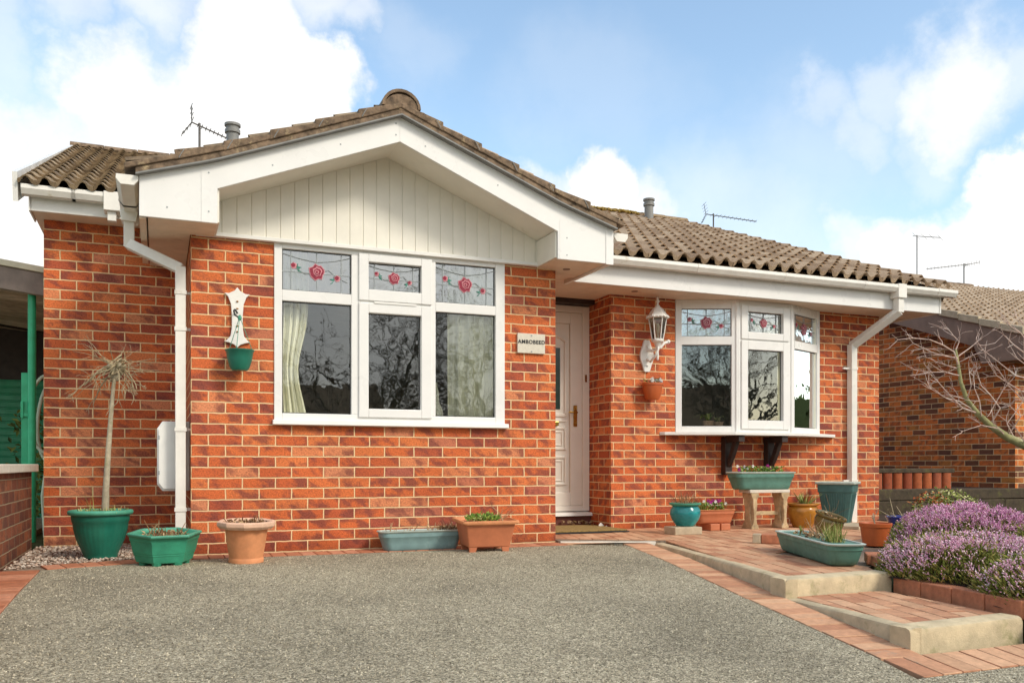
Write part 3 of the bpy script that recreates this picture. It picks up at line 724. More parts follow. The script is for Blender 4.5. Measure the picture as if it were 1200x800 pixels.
# gable roof (two slopes), ridge at CX running back
GS = .387; gzr = 3.112
gzr = 3.094
Lg = math.sqrt(1+GS*GS)*1.30
for sgn in (-1, 1):
    Uv = Vector((-sgn, 0, GS)); xe = CX+sgn*1.27
    z0 = gzr-GS*1.27
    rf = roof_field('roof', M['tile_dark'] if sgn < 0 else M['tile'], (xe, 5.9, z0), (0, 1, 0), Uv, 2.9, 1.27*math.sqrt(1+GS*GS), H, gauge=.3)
    Uv2 = Vector((-sgn, 0, .30)); xe2 = CX+sgn*1.74
    roof_field('eaves_course', M['tile_dark'], (xe2, 5.9, z0-.47*.30+.002), (0, 1, 0), Uv2, 1.3 if sgn < 0 else .9, .47*math.sqrt(1+.09), rf, gauge=.3)
    # bedded verge: stepped tile edges over a mortar band
    vb = MB(); n = 6
    for i in range(n):
        d0 = i*.292; d1 = d0+.292
        def zt(d): return (gz(CX+d))
        def P(d, h): return (CX+sgn*d, zt(d)+h)
        poly = [P(d0-.0 if i else .0, .0), P(d1, .0), P(d1, .108 if i < n-1 else .085), P(d0+.0, .075)]
        # tiles lie slightly flatter than the rake, so each lower end stands proud
        vb.prism([P(d0, .05), P(d1+.012, .046), P(d1+.012, .112-(.03 if i == n-1 else 0)), P(d0, .082)], 'y', 5.893+random.uniform(-.004, .004), 6.1)
    vb.build('verge_tiles', M['verge'], rf, bevel=.006)
    mm = MB()
    pts = [i*.1 for i in range(19)]
    low = [(CX+sgn*min(d, 1.69+.05), gz(CX+min(d, 1.72))+.004) for d in pts[:18]]
    hi = [(p[0], p[1]+.052) for p in low]
    mm.prism(low+hi[::-1], 'y', 5.905, 6.05)
    mm.build('verge_mortar', M['verge'], rf)
    uc = MB(); lo2 = [(p[0], p[1]-.008) for p in low]; uc.prism([(p[0], p[1]+.010) for p in lo2]+[(p[0], p[1]-.0) for p in lo2[::-1]], 'y', 5.885, 6.0)
    uc.build('undercloak', M['grey_pipe'], rf)
    for i in range(1, n): 
        cl = MB(); d = i*.292; x = CX+sgn*d; z = gz(CX+d)
        cl.tube([(x-sgn*.045, 5.888, z+.115), (x-sgn*.03, 5.886, z+.09), (x-sgn*.012, 5.887, z+.055)], .003, 5)
        cl.build('verge_clip', M['grey_pipe'], rf)
gr = ridge(5.895, 9.0, CX, gzr+.006, .135, M['verge'], H, 'y', .4, .92)
m = MB(); prof = [(CX+math.cos(PI*k/12)*.125, gzr-.01+math.sin(PI*k/12)*.11) for k in range(13)]
m.prism(prof, 'y', 5.903, 5.96); m.build('ridge_end_mortar', M['verge'], gr)
# vent pipes
def vent(x, y, z0, z1, r=.055):
    m = MB(); m.lathe([(r, z0), (r, z1-.10), (r*1.25, z1-.10), (r*1.25, z1-.065), (r*1.05, z1-.06), (r*1.05, z1-.03), (r*1.3, z1-.025), (r*1.3, z1), (r*.6, z1+.004)], 20, (x, y, 0))
    m.lathe([(r*1.9, z0+.02), (r*1.7, z0+.07), (r*1.1, z0+.13)], 20, (x, y, 0))
    m.build('vent_pipe', M['grey_pipe'], H, smooth=40)
vent(.745, 9.9, 3.6, 4.31, .065)
vent(6.62, 11.0, 4.05, 4.48, .065)

# ------------------------------------------------------------------ windows
def rect_frame(m, x0, x1, z0, z1, y0, y1, w, ops):
    """frame = full rect minus the openings 'ops' (x0,x1,z0,z1) laid in columns, built of bars"""
    pass
def rose_panel(glassroot, x0, x1, z0, z1, y, xf=None, parent=None):
    """leaded lights: cames, rose with buds and leaves, on the face of the glass"""
    w_ = x1-x0; h = z1-z0; cx = (x0+x1)/2; cz = (z0+z1)/2
    lead = MB(); t = .0028; d0, d1 = y-.004, y-.0005
    for u in (.13, .5, .86): lead.box(x0+w_*u-t, x0+w_*u+t, d0, d1, z0, z1)
    lead.box(x0, x1, d0+.0007, d1, cz-.01-t, cz-.01+t)
    def curve(pts, r=.0026):
        lead.tube([(px, y-.003, pz) for px, pz in pts], r, 4)
    curve([(x0, z0+h*.9), (x0+w_*.25, z0+h*.8), (cx, z0+h*.74), (x0+w_*.75, z0+h*.8), (x1, z0+h*.92)])
    curve([(x0+w_*.2, cz+.02), (x0+w_*.33, cz-.02), (cx, cz-.012), (x0+w_*.67, cz+.02), (x0+w_*.8, cz-.03), (x1-w_*.05, cz-.06)])
    rr = min(h*.19, .05)
    rose = MB(); pink = MB()
    def disc(m, px, pz, r, yy, n=14, wob=.14):
        vs = [(px+math.cos(2*PI*k/n)*r*(1+wob*math.sin(k*2.3)), yy, pz+math.sin(2*PI*k/n)*r*(1+wob*math.cos(k*3.1))) for k in range(n)]
        m.add([(a, yy-.0012, c) for a, _, c in vs]+vs, [tuple(range(n))]+[(k, (k+1) % n, (k+1) % n+n, k+n) for k in range(n)])
    disc(pink, cx, cz, rr*1.14, y-.0035); disc(rose, cx, cz, rr, y-.0052)
    disc(pink, cx+rr*.1, cz+.1*rr, rr*.66, y-.0068); disc(rose, cx+rr*.1, cz+.05*rr, rr*.5, y-.0084)
    disc(pink, cx, cz, rr*.3, y-.01); disc(rose, cx, cz, rr*.17, y-.0116)
    buds = []
    for (bx_, bz, s) in ((x0+w_*.17, cz+h*.12, 1), (x1-w_*.2, cz-h*.12, -1)):
        bo, bi, lf = MB(), MB(), MB()
        disc(bo, bx_, bz, rr*.45, y-.0035); disc(bi, bx_-.004, bz+.003, rr*.3, y-.0052)
        buds += [('bud_outline', bo, M['rose2']), ('rose_bud', bi, M['rose']), ('bud_leaf', lf, M['glassleaf'])]
        for a in (-.5, .4, 1.2):
            c, s_ = math.cos(a), math.sin(a); L = rr*.9
            p = [(bx_+s*rr*.3, bz-.005), (bx_+s*(rr*.3+L*.5*c)-.006*s_, bz+L*.5*s_-.02+.008), (bx_+s*(rr*.3+L*c), bz+L*s_-.025), (bx_+s*(rr*.3+L*.5*c)+.006*s_, bz+L*.5*s_-.02-.008)]
            lf.prism(p, 'y', y-.004, y-.0022)
    objs = [('lead_came', lead, M['lead']), ('rose_outline', pink, M['rose2']), ('rose', rose, M['rose'])]+buds
    return objs
def add_roses(parent, panels, y, mtx=None):
    for (a, b_, c, d) in panels:
        for nm, m, mt in rose_panel(None, a, b_, c, d, y):
            if mtx is not None: m.xf(mtx)
            m.build(nm, mt, parent)
def bars(m, x0, x1, z0, z1, w, y0, y1):
    """a rectangular ring of width w=(l, r, b, t)"""
    l, r_, b_, t = w
    m.box(x0, x0+l, y0, y1, z0, z1).box(x1-r_, x1, y0, y1, z0, z1)
    m.box(x0+l, x1-r_, y0, y1, z0, z0+b_).box(x0+l, x1-r_, y0, y1, z1-t, z1)

# front window: three lights, the middle one with two opening sashes
y0, y1 = YB-.012, YB+.055
f = MB()
f.box(.757, .812, y0, y1, .935, 2.19).box(2.434, 2.511, y0, y1, .935, 2.19)
f.box(.812, 2.434, y0, y1, 2.152, 2.19).box(.812, 2.434, y0, y1, .935, .984)
f.box(1.306, 1.372, y0, y1, .984, 2.152).box(1.900, 1.947, y0, y1, .984, 2.152)
f.box(.812, 1.306, y0, y1, 1.782, 1.860).box(1.947, 2.434, y0, y1, 1.778, 1.850).box(1.372, 1.900, y0, y1, 1.80, 1.848)
fw = f.build('window', M['upvc'], H, bevel=.004)
s = MB(); bars(s, 1.358, 1.914, 1.822, 2.165, (.072, .083, .083, .058), y0-.016, y1-.02)
s.build('opening_sash', M['upvc'], fw, bevel=.005)
s = MB(); bars(s, 1.358, 1.914, .965, 1.806, (.072, .083, .063, .073), y0-.016, y1-.02)
s.build('opening_sash', M['upvc'], fw, bevel=.005)
bd = MB()   # glazing bead, slightly recessed inside each pane
P6 = [(.812, 1.306, 1.860, 2.152), (.812, 1.306, .984, 1.782), (1.430, 1.831, 1.905, 2.107), (1.430, 1.831, 1.028, 1.733), (1.947, 2.434, 1.850, 2.152), (1.947, 2.434, .984, 1.778)]
for (a, b_, c, d) in P6: bars(bd, a+.0005, b_-.0005, c+.0005, d-.0005, (.007,)*4, YB+.016, YB+.022)
bd.build('glazing_gasket', M['rubber'], fw)
gl = MB()
for i in (1, 3, 5): a, b_, c, d = P6[i]; gl.add([(a, YB+.018, c), (b_, YB+.018, c), (b_, YB+.018, d), (a, YB+.018, d)], [(0, 1, 2, 3)])
gl.build('glass', M['glass'], fw)
gl = MB()
for i in (0, 2, 4): a, b_, c, d = P6[i]; gl.add([(a, YB+.018, c), (b_, YB+.018, c), (b_, YB+.018, d), (a, YB+.018, d)], [(0, 1, 2, 3)])
gl.build('leaded_glass', M['glass_lead'], fw)
add_roses(fw, [P6[0], P6[2], P6[4]], YB+.016)
MB().prism([(YB+.05, .94), (YB-.05, .934), (YB-.055, .902), (YB-.03, .897), (YB+.05, .9)], 'x', .745, 2.53).build('sill', M['upvc2'], fw, bevel=.003)
MB().box(1.47, 1.79, YB-.034, YB-.029, 1.803, 1.818).build('drip_bar', M['upvc2'], fw)

# bay window: three facets
BP = [Vector((4.586, YC)), Vector((5.136, 6.913)), Vector((5.786, 6.913)), Vector((6.337, YC))]
bay = None
ZT = 2.196; ZB = .93
fm = MB(); sash2 = []; gk = MB(); g1 = MB(); g2 = MB(); roses = []
for i in range(3):
    p, q = BP[i], BP[i+1]; d = (q-p); L = d.length; d.normalize(); a = math.atan2(d.y, d.x)
    mt = Matrix.Translation((p.x, p.y, 0)) @ Matrix.Rotation(a, 4, 'Z')      # local: x along facet, y into the house
    t = MB()
    if i == 1:
        bars(t, .004, L-.004, ZB, ZT, (.05, .05, .05, .06), 0, .06); t.box(.05, L-.05, 0, .06, 1.80, 1.84)
        s_ = MB(); pu = (.115, L-.115, 1.895, 2.09); pl = (.115, L-.115, 1.045, 1.725)
        bars(s_, .042, L-.042, 1.825, 2.15, (.073, .073, .07, .06), -.016, .04)
        sash2.append(s_.xf(mt)); s_ = MB()
        bars(s_, .042, L-.042, .962, 1.808, (.073, .073, .083, .083), -.016, .04)
        sash2.append(s_.xf(mt))
    else:
        bars(t, .004, L-.004, ZB, ZT, (.06 if i == 0 else .05, .05 if i == 0 else .06, .055, .085), 0, .06); t.box(.06, L-.05, 0, .06, 1.765, 1.845)
        pu = (.06, L-.05, 1.845, 2.112) if i == 0 else (.05, L-.06, 1.845, 2.112); pl = (pu[0], pu[1], .985, 1.765)
    t.box(-.014, .018, -.006, .05, ZB, ZT) if i > 0 else None
    t.box(L-.018, L+.014, -.006, .05, ZB, ZT) if i < 2 else None
    fm.add(t.xf(mt).v, t.f)
    k = MB()
    for (aa, bb, c, dd) in (pu, pl): bars(k, aa+.0005, bb-.0005, c+.0005, dd-.0005, (.006,)*4, .024, .030)
    gk.add(k.xf(mt).v, k.f)
    for (aa, bb, c, dd), gm in ((pu, g1), (pl, g2)):
        k = MB(); k.add([(aa, .027, c), (bb, .027, c), (bb, .027, dd), (aa, .027, dd)], [(0, 1, 2, 3)]); gm.add(k.xf(mt).v, k.f)
    roses.append((pu, mt))
bay = fm.build('window', M['upvc'], H, bevel=.003)
each('opening_sash', sash2, M['upvc'], bay, bevel=.004); gk.build('glazing_gasket', M['rubber'], bay)
g1.build('leaded_glass', M['glass_lead'], bay); g2.build('glass', M['glass'], bay)
for pu, mt in roses: add_roses(bay, [pu], .024, mt)
MB().prism([(4.41, YC-.002), (4.44, YC-.05), (5.06, 6.835), (5.86, 6.835), (6.49, YC-.05), (6.52, YC-.002)], 'z', .898, .928).build('sill', M['upvc2'], bay, bevel=.004)
MB().prism([(4.60, YC+.05), (5.14, 6.93), (5.78, 6.93), (6.32, YC+.05)], 'z', .905, .94).build('inner_sill', M['upvc2'], bay)
MB().prism([(4.59, YC), (5.136, 6.92), (5.786, 6.92), (6.33, YC)], 'z', 2.19, 2.199).build('bay_head', M['upvc2'], bay)
# gallows brackets
for bx_ in (5.15, 5.66):
    m = MB(); m.box(bx_-.04, bx_+.04, YC-.075, YC-.002, .52, .885).box(bx_-.035, bx_+.035, 6.86, YC-.075, .835, .896)
    pts = [(YC-.06, .575), (YC-.11, .63), (YC-.16, .71), (YC-.22, .835), (YC-.16, .835), (YC-.12, .75), (YC-.09, .69), (YC-.06, .655)]
    m.prism(pts, 'x', bx_-.022, bx_+.022)
    m.build('gallows_bracket', M['dark_wood'], H, bevel=.004)

# front door
D = MB(); bars(D, 2.955, 3.888, .17, 2.15, (.065, .075, .05, .065), YD-.03, YD+.05)
dr = D.build('door', M['door'], H, bevel=.004)
m = MB(); lx0, lx1, lz0, lz1 = 3.022, 3.811, .222, 2.082
bars(m, lx0, lx1, lz0, lz1, (.12, .125, .13, .105), YD-.022, YD+.03)
m.box(lx0+.12, lx1-.125, YD+.002, YD+.02, lz0+.13, lz1-.105)
m.build('door_leaf', M['door'], dr, bevel=.004)
m = MB(); px0, px1 = lx0+.15, lx1-.16
def ring(z0, z1): bars(m, px0, px1, z0, z1, (.022,)*4, YD-.012, YD+.004); bars(m, px0+.04, px1-.04, z0+.04, z1-.04, (.012,)*4, YD-.008, YD+.004)
ring(.42, .70); ring(.76, .98); m.box(px0, px1, YD-.012, YD+.004, 1.03, 1.05)
arc = [(px0+(px1-px0)*t, 1.80+.09*math.sin(PI*t)) for t in [i/12 for i in range(13)]]
m.tube([(a, YD-.002, z) for a, z in arc], .014, 6); m.box(px0, px0+.022, YD-.012, YD+.004, 1.10, 1.80).box(px1-.022, px1, YD-.012, YD+.004, 1.10, 1.80).box(px0, px1, YD-.012, YD+.004, 1.08, 1.11)
m.build('door_moulding', M['door'], dr, bevel=.003)
m = MB(); m.box(3.20, 3.585, YD-.004, YD+.0, 1.15, 1.74); m.build('door_glass', mat_plain('dark_door_glass', (.03, .055, .045), rough=.1), dr)
m = MB(); hx = 3.735; m.box(hx-.019, hx+.019, YD-.034, YD-.024, .985, 1.19)
m.tube([(hx, YD-.03, 1.12), (hx, YD-.075, 1.12), (hx-.09, YD-.078, 1.12)], .009, 8)
m.build('door_handle', M['brass'], dr, smooth=40, bevel=.003)
MB().box(3.32, 3.56, YD-.03, YD-.012, .99, 1.03).build('letter_plate', M['brass'], dr, bevel=.004)
MB().box(3.838, 3.858, YD-.036, YD-.03, 1.42, 1.49).build('bell_push', M['brass'], dr)
MB().prism([(YD+.05, .17), (YD-.09, .155), (YD-.095, .125), (YD+.05, .125)], 'x', 2.954, 3.889).build('threshold', M['upvc2'], dr, bevel=.003)
MB().box(2.954, 3.889, YD-.055, YD+.05, -.05, .124).build('door_step', mat_plain('dark_red_step', (.16, .05, .035), var=.3, scale=14, rough=.8, bump=.3), H)

# ------------------------------------------------------------------ things on and in the house
def curtain(x0, x1, y, z0, z1, label, pinch=0.):
    m = MB(); n = 60; rows_ = 16; vs = []
    for j in range(rows_+1):
        t = j/rows_; z = z0+(z1-z0)*t
        k = 1-pinch*math.exp(-((t-.3)/.22)**2)
        for i in range(n+1):
            u = i/n; x = x0+(x1-x0)*u*k
            vs.append((x, y+.022*math.sin(u*26+.6*math.sin(t*3))+.01*math.sin(u*61), z))
    N1 = len(vs); vs += [(a, b_+.004, c) for a, b_, c in vs]
    w_ = n+1; fs = []
    for j in range(rows_):
        for i in range(n):
            q = (j*w_+i, j*w_+i+1, (j+1)*w_+i+1, (j+1)*w_+i); fs.append(q); fs.append(tuple(N1+a for a in q[::-1]))
    m.add(vs, fs); tag(m.build('curtain', M['curtain'], smooth=70, normals=False), label, 'curtain', 'cream curtains in the front windows')
curtain(.80, 1.02, YB+.11, .93, 2.17, 'cream curtain gathered at left edge of the gable window', .35)
curtain(2.08, 2.50, YB+.10, .93, 2.17, 'wide cream curtain drawn across the right light of gable window')
curtain(5.82, 6.32, YC+.02, .95, 2.17, 'cream curtain behind narrow right facet of bay window')
# inner picture / panelled door seen through the glass
m = MB(); m.box(1.15, 1.75, 9.7, 9.75, .6, 1.75)
t = m.build('cabinet', M['room'], bevel=.01); tag(t, 'brown cabinet standing in the dim room behind gable window', 'cabinet')
# ornament: pale swan-neck vase on the inner sill
orn = MB(); orn.tube([(1.99, YB+.09, .985), (1.985, YB+.09, 1.03), (1.975, YB+.09, 1.10), (1.99, YB+.09, 1.17), (1.975, YB+.09, 1.22), (1.985, YB+.09, 1.25)], [.045, .05, .03, .014, .016, .006], 12)
tag(orn.build('ornament', M['curtain'], smooth=60), 'pale slender ornament on inner sill of the gable window', 'ornament')
MB().box(.81, 2.45, YB+.056, YB+.2, .965, .984).build('inner_sill', M['upvc2'], fw)
def houseplant(loc, label, n, L, seedv):
    random.seed(seedv); p = thing('houseplant', label, 'plant', loc, group='plants on the bay window sill')
    MB().lathe([(.04, 0), (.055, .09), (.058, .09), (.058, .1), (.05, .1), (.048, .085)], 20).build('pot', M['terra_pale'], p, smooth=40)
    m = MB()
    for i in range(n):
        a = random.uniform(0, 2*PI); m.blade((0, 0, .09), (math.cos(a)*.8, math.sin(a)*.35, random.uniform(.7, 1.6)), L*random.uniform(.7, 1.15), .024, .75, 7)
    m.build('leaves', M['leaf'], p, normals=False)
houseplant((4.95, YC-.02, .942), 'strappy green houseplant behind left light of bay window', 16, .3, 3)
houseplant((5.42, YC+.06, .942), 'green houseplant behind the middle light of bay window', 12, .26, 5)
houseplant((5.16, YC+.12, .942), 'small leafy houseplant at the bay window corner post', 9, .22, 6)

# wall mounted items
t = thing('meter_box', 'white gas meter box behind the left downpipe', 'meter box', (.095, 6.7, .435)); t.scale = (1, 1, .94)
pl = [(-.105, .05), (-.105, .46), (-.07, .515), (.108, .515), (.108, 0), (-.07, 0)]
MB().prism(pl, 'y', -.2, .22).build('box_body', M['upvc2'], t, bevel=.006)
MB().prism([(-.095, .06), (-.095, .45), (-.064, .5), (.07, .5), (.07, .015), (-.064, .015)], 'y', -.213, -.2005).build('box_door', M['upvc2'], t, bevel=.003)
for z in (.12, .38): MB().box(-.098, -.088, -.216, -.212, z, z+.03).build('hinge', M['lead'], t)

t = thing('house_sign', 'cream house name plaque with black letters between gable window and door', 'sign', (2.734, YB, 1.575))
MB().box(-.118, .118, -.022, -.001, -.078, .078).build('plaque', M['sign'], t, bevel=.003)
for z in (.062, -.064): MB().tube([(0.0, -.026, z), (0, -.02, z)], .006, 8).build('screw', M['lead'], t)
cu = bpy.data.curves.new('lettering', 'FONT'); cu.body = 'AMBOBEED'; cu.size = .0415; cu.align_x = 'CENTER'; cu.extrude = .001; cu.offset = .0012; cu.space_character = 1.12
to = bpy.data.objects.new('tmp', cu); col.objects.link(to); bpy.context.view_layer.update()
me = bpy.data.meshes.new_from_object(to.evaluated_get(bpy.context.evaluated_depsgraph_get())); bpy.data.objects.remove(to)
me.materials.clear(); me.materials.append(M['black'])
lt = bpy.data.objects.new('lettering', me); col.objects.link(lt); lt.parent = t; lt.rotation_euler = (R(90), 0, 0); lt.location = (0, -.0235, -.002)

# white bone-shaped hanger with hook and chain, and the green hanging pot
hxp = .507; 
t = thing('basket_hanger', 'white bone-shaped wall plaque with black hook left of the gable window', 'wall hanger', (hxp, YB, 1.45))
half = [(.0, .40), (.018, .375), (.055, .355), (.085, .355), (.06, .33), (.042, .28), (.036, .2), (.036, .12), (.045, .06), (.07, .03), (.088, .02), (.05, .012), (.02, -.0), (0, -.02)]
pl = [(-x, z) for x, z in half]+[(x, z) for x, z in half[::-1][1:-1]]
MB().prism(pl, 'y', -.024, -.002).build('plaque', M['white_metal'], t, bevel=.003)
m = MB(); m.tube([(0, -.03, .22), (-.02, -.07, .235), (-.03, -.11, .22), (-.025, -.12, .19), (0, -.12, .175), (.012, -.12, .19)], .006, 8)
m.build('hook', M['black'], t, smooth=50)
for z in (.30, .25, .13, .09): MB().ball((0, -.027, z), .009, .6).build('bead', M['amber'], t, smooth=50)
t = thing('hanging_pot', 'dark green plastic hanging pot on thin cords beside the gable window', 'plant pot', (hxp+.008, YB-.12, 1.262))
MB().lathe([(.05, 0), (.066, .02), (.083, .08), (.09, .125), (.096, .13), (.098, .14), (.09, .142), (.085, .125), (.07, .11)], 32).build('pot_body', M['green_dark'], t, smooth=50)
m = MB()
for a in (.3, 2.4, 4.4): m.tube([(.092*math.cos(a), .092*math.sin(a), .135), (0, 0, .37)], .0022, 4)
m.ball((0, 0, .36), .014, 1.4); m.build('cord', M['green_rim'], t)
MB().lathe([(.001, .105), (.08, .112), (.001, .118)], 20).build('soil', M['pot_soil'], t)

# lantern
t = thing('wall_lantern', 'white ornate coach lantern on curved bracket right of the door', 'wall lamp', (4.265, YC, 1.64))
m = MB(); pl = [(math.cos(a)*.065*(1+.12*math.cos(4*a)), math.sin(a)*.155*(1+.05*math.cos(6*a))) for a in [2*PI*k/28 for k in range(28)]]
m.prism([(a, b_) for a, b_ in pl], 'y', -.022, -.002); m.ball((0, -.024, .09), .012).ball((0, -.024, -.09), .012)
m.tube([(0, -.02, -.03), (0, -.08, -.06), (.01, -.14, -.02), (.03, -.17, .05), (.035, -.15, .09)], [.014, .012, .011, .011, .013], 8)
m.tube([(0, -.02, .06), (.02, -.08, .04), (.05, -.12, .06), (.09, -.16, .10)], [.016, .013, .012, .012], 8)
m.tube([(.06, -.15, .06), (.10, -.16, .11), (.14, -.15, .12)], .014, 8); m.ball((.15, -.15, .125), .02)
m.build('bracket', M['white_metal'], t, smooth=50)
lx, ly = .035, -.15
def hexring(m, prof): m.lathe(prof, 6, (lx, ly, 0), a0=PI/6)
m = MB(); m.lathe([(.008, -.05), (.012, -.02), (.01, .03), (.02, .06), (.03, .1), (.045, .115), (.056, .12), (.058, .135), (.05, .14)], 12, (lx, ly, 0))
m.build('lantern_base', M['white_metal'], t, smooth=50)
m = MB(); zb_, zt_, rb, rt = .135, .345, .05, .083
for k in range(6):
    a = PI/6+k*PI/3; c, s_ = math.cos(a), math.sin(a)
    m.tube([(lx+rb*c, ly+rb*s_, zb_), (lx+rt*c, ly+rt*s_, zt_)], .0055, 5)
    a2 = a+PI/3; c2, s2 = math.cos(a2), math.sin(a2)
    for z_, r_ in ((zb_+.005, rb), (zt_-.005, rt)): m.tube([(lx+r_*c, ly+r_*s_, z_), (lx+r_*c2, ly+r_*s2, z_)], .006, 5)
m.build('lantern_cage', M['white_metal'], t)
m = MB(); m.lathe([(rb-.003, zb_+.004), (rt-.003, zt_-.004)], 6, (lx, ly, 0), a0=PI/6); m.f = m.f[:-2]; m.build('lantern_glass', M['glass_lamp'], t)
MB().lathe([(.012, .15), (.012, .2), (.022, .235), (.024, .26), (.012, .285), (.002, .29)], 14, (lx, ly, 0)).build('bulb', M['curtain'], t, smooth=60)
m = MB(); m.lathe([(.09, .343), (.108, .345), (.104, .358), (.085, .372), (.06, .41), (.04, .435), (.018, .445)], 6, (lx, ly, 0), a0=PI/6)
m.lathe([(.018, .44), (.024, .452), (.012, .46), (.01, .478), (.02, .492), (.013, .505), (.008, .512), (.014, .522), (.009, .535), (.002, .54)], 14, (lx, ly, 0))
for k in range(18):
    a = 2*PI*k/18; m.ball((lx+.1*math.cos(a), ly+.1*math.sin(a), .342), .009, 1, 6)
m.build('lantern_roof', M['white_metal'], t, smooth=30)

# small wall pot with pansies
def pansies(m_leaf, m_a, m_b, cx, cy, z, rx, ry, n, hb=.03, leafn=None):
    for i in range(leafn or n*5):
        a = random.uniform(0, 2*PI); r_ = math.sqrt(random.random()); p = (cx+rx*r_*math.cos(a), cy+ry*r_*math.sin(a), z+random.uniform(0, hb))
        m_leaf.leaf(p, (random.uniform(-1, 1), random.uniform(-1, 1), random.uniform(.1, .9)), (random.uniform(-.4, .4), random.uniform(-.4, .4), 1), random.uniform(.018, .034), random.uniform(.012, .02))
    for i in range(n):
        a = random.uniform(0, 2*PI); r_ = math.sqrt(random.random()); p = Vector((cx+rx*r_*math.cos(a), cy+ry*r_*math.sin(a), z+hb*random.uniform(.6, 1.3)))
        mm = m_a if random.random() < .5 else m_b
        for k in range(5):
            b_ = 2*PI*k/5; d = Vector((math.cos(b_), -.25, math.sin(b_))); mm.leaf(p, d, (0, -1, .4), .018, .018)
t = thing('wall_pot', 'small terracotta half-round wall pot of pansies below the lantern', 'plant pot', (4.285, YC-.085, 1.225)); t.scale = (1.18, 1.18, 1.15)
MB().lathe([(.05, 0), (.06, .012), (.078, .07), (.084, .115), (.09, .118), (.09, .135), (.082, .136), (.078, .12)], 28, sy=.85).build('pot_body', M['orange_plastic'], t, smooth=50)
ml, ma, mb_ = MB(), MB(), MB(); pansies(ml, ma, mb_, 0, 0, .125, .075, .06, 9, .035)
ml.build('foliage', M['leaf_dark'], t, normals=False); ma.build('white_flowers', M['pansy_w'], t, normals=False); mb_.build('flowers', M['pansy_w'], t, normals=False)
MB().lathe([(.001, .11), (.078, .12), (.001, .128)], 16, sy=.85).build('soil', M['pot_soil'], t)

# aerials
def aerial(label, base, mast, boom_dir, blen, n, elen, mat, refl=True, stub=None, z_el=False, group='television aerials on the roofs'):
    t = thing('tv_aerial', label, 'aerial', base, group=group)
    MB().tube([(0, 0, 0), (0, 0, mast)], .014, 8).build('mast', mat, t)
    d = Vector(boom_dir).normalized(); side = d.cross(Vector((0, 0, 1))).normalized() if not z_el else d.cross(d.cross(Vector((0, 0, 1)))).normalized()
    o = Vector((0, 0, mast-.03)); m = MB(); a = o-d*blen*.15; m.tube([a, a+d*blen], .009, 6); m.build('boom', mat, t)
    m = MB()
    for i in range(n):
        p = a+d*blen*(.12+.86*i/(n-1)); L = elen*(1-.25*i/n); m.tube([p-side*L/2, p+side*L/2], .0045, 4)
    m.build('elements', mat, t)
    if refl:
        m = MB()
        upv = side.cross(d).normalized()
        for s_ in (-1, 1):
            for k in range(4):
                p = a+upv*s_*(.03+.05*k)-d*(.0+.02*k); m.tube([p-side*elen*.7, p+side*elen*.7], .004, 4)
            m.tube([a, a+upv*s_*.19-d*.06], .006, 4)
        m.build('reflector', mat, t)
    return t
aerial('spiky branched aerial on thin mast at the far left, beside round vent', (.46, 11.2, 4.05), .70, (1, .1, -.30), .62, 12, .15, M['aerial'])
aerial('aerial with long horizontal boom behind the bungalow right roof slope', (9.85, 14.0, 4.2), 1.22, (.95, -.3, -.12), 1.0, 12, .2, M['aerial'])
aerial('tall upright mast aerial with few short rods beside neighbouring roof', (18.8, 17.5, 4.5), 2.25, (.5, -.85, -.22), .7, 4, .8, M['aerial2'], refl=False, z_el=False)
aerial('long thin aerial pointing left on the neighbouring ridge', (16.65, 14.2, 4.1), 1.0, (-1, -.1, -.18), 1.5, 12, .07, M['aerial2'], refl=True, z_el=True)

# ------------------------------------------------------------------ pots in front of the house
def stems(m, n, rx, ry, z, h, w=.004, lean=.5, bend=.1):
    for i in range(n):
        a = random.uniform(0, 2*PI); r_ = math.sqrt(random.random()); p = Vector((rx*r_*math.cos(a), ry*r_*math.sin(a), z))
        d = Vector((random.gauss(0, lean), random.gauss(0, lean), 1)).normalized(); L = h*random.uniform(.5, 1.1)
        q = p+d*L*.5; e = p+d*L+Vector((random.gauss(0, .15*L), random.gauss(0, .15*L), 0))
        m.tube([p, q, e], [w/2, w*.45, w*.25], 4)
def crumbs(m, n, rx, ry, z, s=.012):
    for i in range(n):
        a = random.uniform(0, 2*PI); r_ = math.sqrt(random.random())
        m.leaf((rx*r_*math.cos(a), ry*r_*math.sin(a), z+random.uniform(0, .01)), (random.uniform(-1, 1), random.uniform(-1, 1), random.uniform(-.1, .6)), (random.uniform(-1, 1), random.uniform(-1, 1), 1), s*random.uniform(.8, 2.2), s*random.uniform(.5, 1.2))

# 1 round dark green pot with weeping standard tree
t = thing('round_planter', 'large round dark green ribbed planter with bare weeping tree on the gravel', 'planter', (-.492, 6.60, .0))
t.location = (-.36, 6.46, -.002); t.scale = (.87, .87, 1)
MB().lathe([(.118, 0), (.122, .02), (.128, .03), (.14, .06), (.17, .12), (.19, .19), (.198, .235), (.203, .24), (.207, .262), (.208, .285)], 96, flute=(.05, .225, .012, 32)).build('pot_body', M['green_dark'], t, smooth=50)
MB().lathe([(.206, .283), (.228, .288), (.234, .302), (.228, .315), (.21, .318), (.2, .305), (.2, .27), (.12, .268)], 64).build('rim', M['green_rim'], t, smooth=60)
MB().lathe([(.001, .25), (.2, .27), (.15, .285), (.05, .292), (.001, .292)], 30).build('soil', M['pot_soil'], t)
m = MB()
for i in range(220):
    a = random.uniform(0, 6.3); r_ = .19*math.sqrt(random.random()); m.blade((r_*math.cos(a), r_*math.sin(a), .285), (random.gauss(0, .5), random.gauss(0, .5), 1), random.uniform(.07, .13), .008, .5, 3)
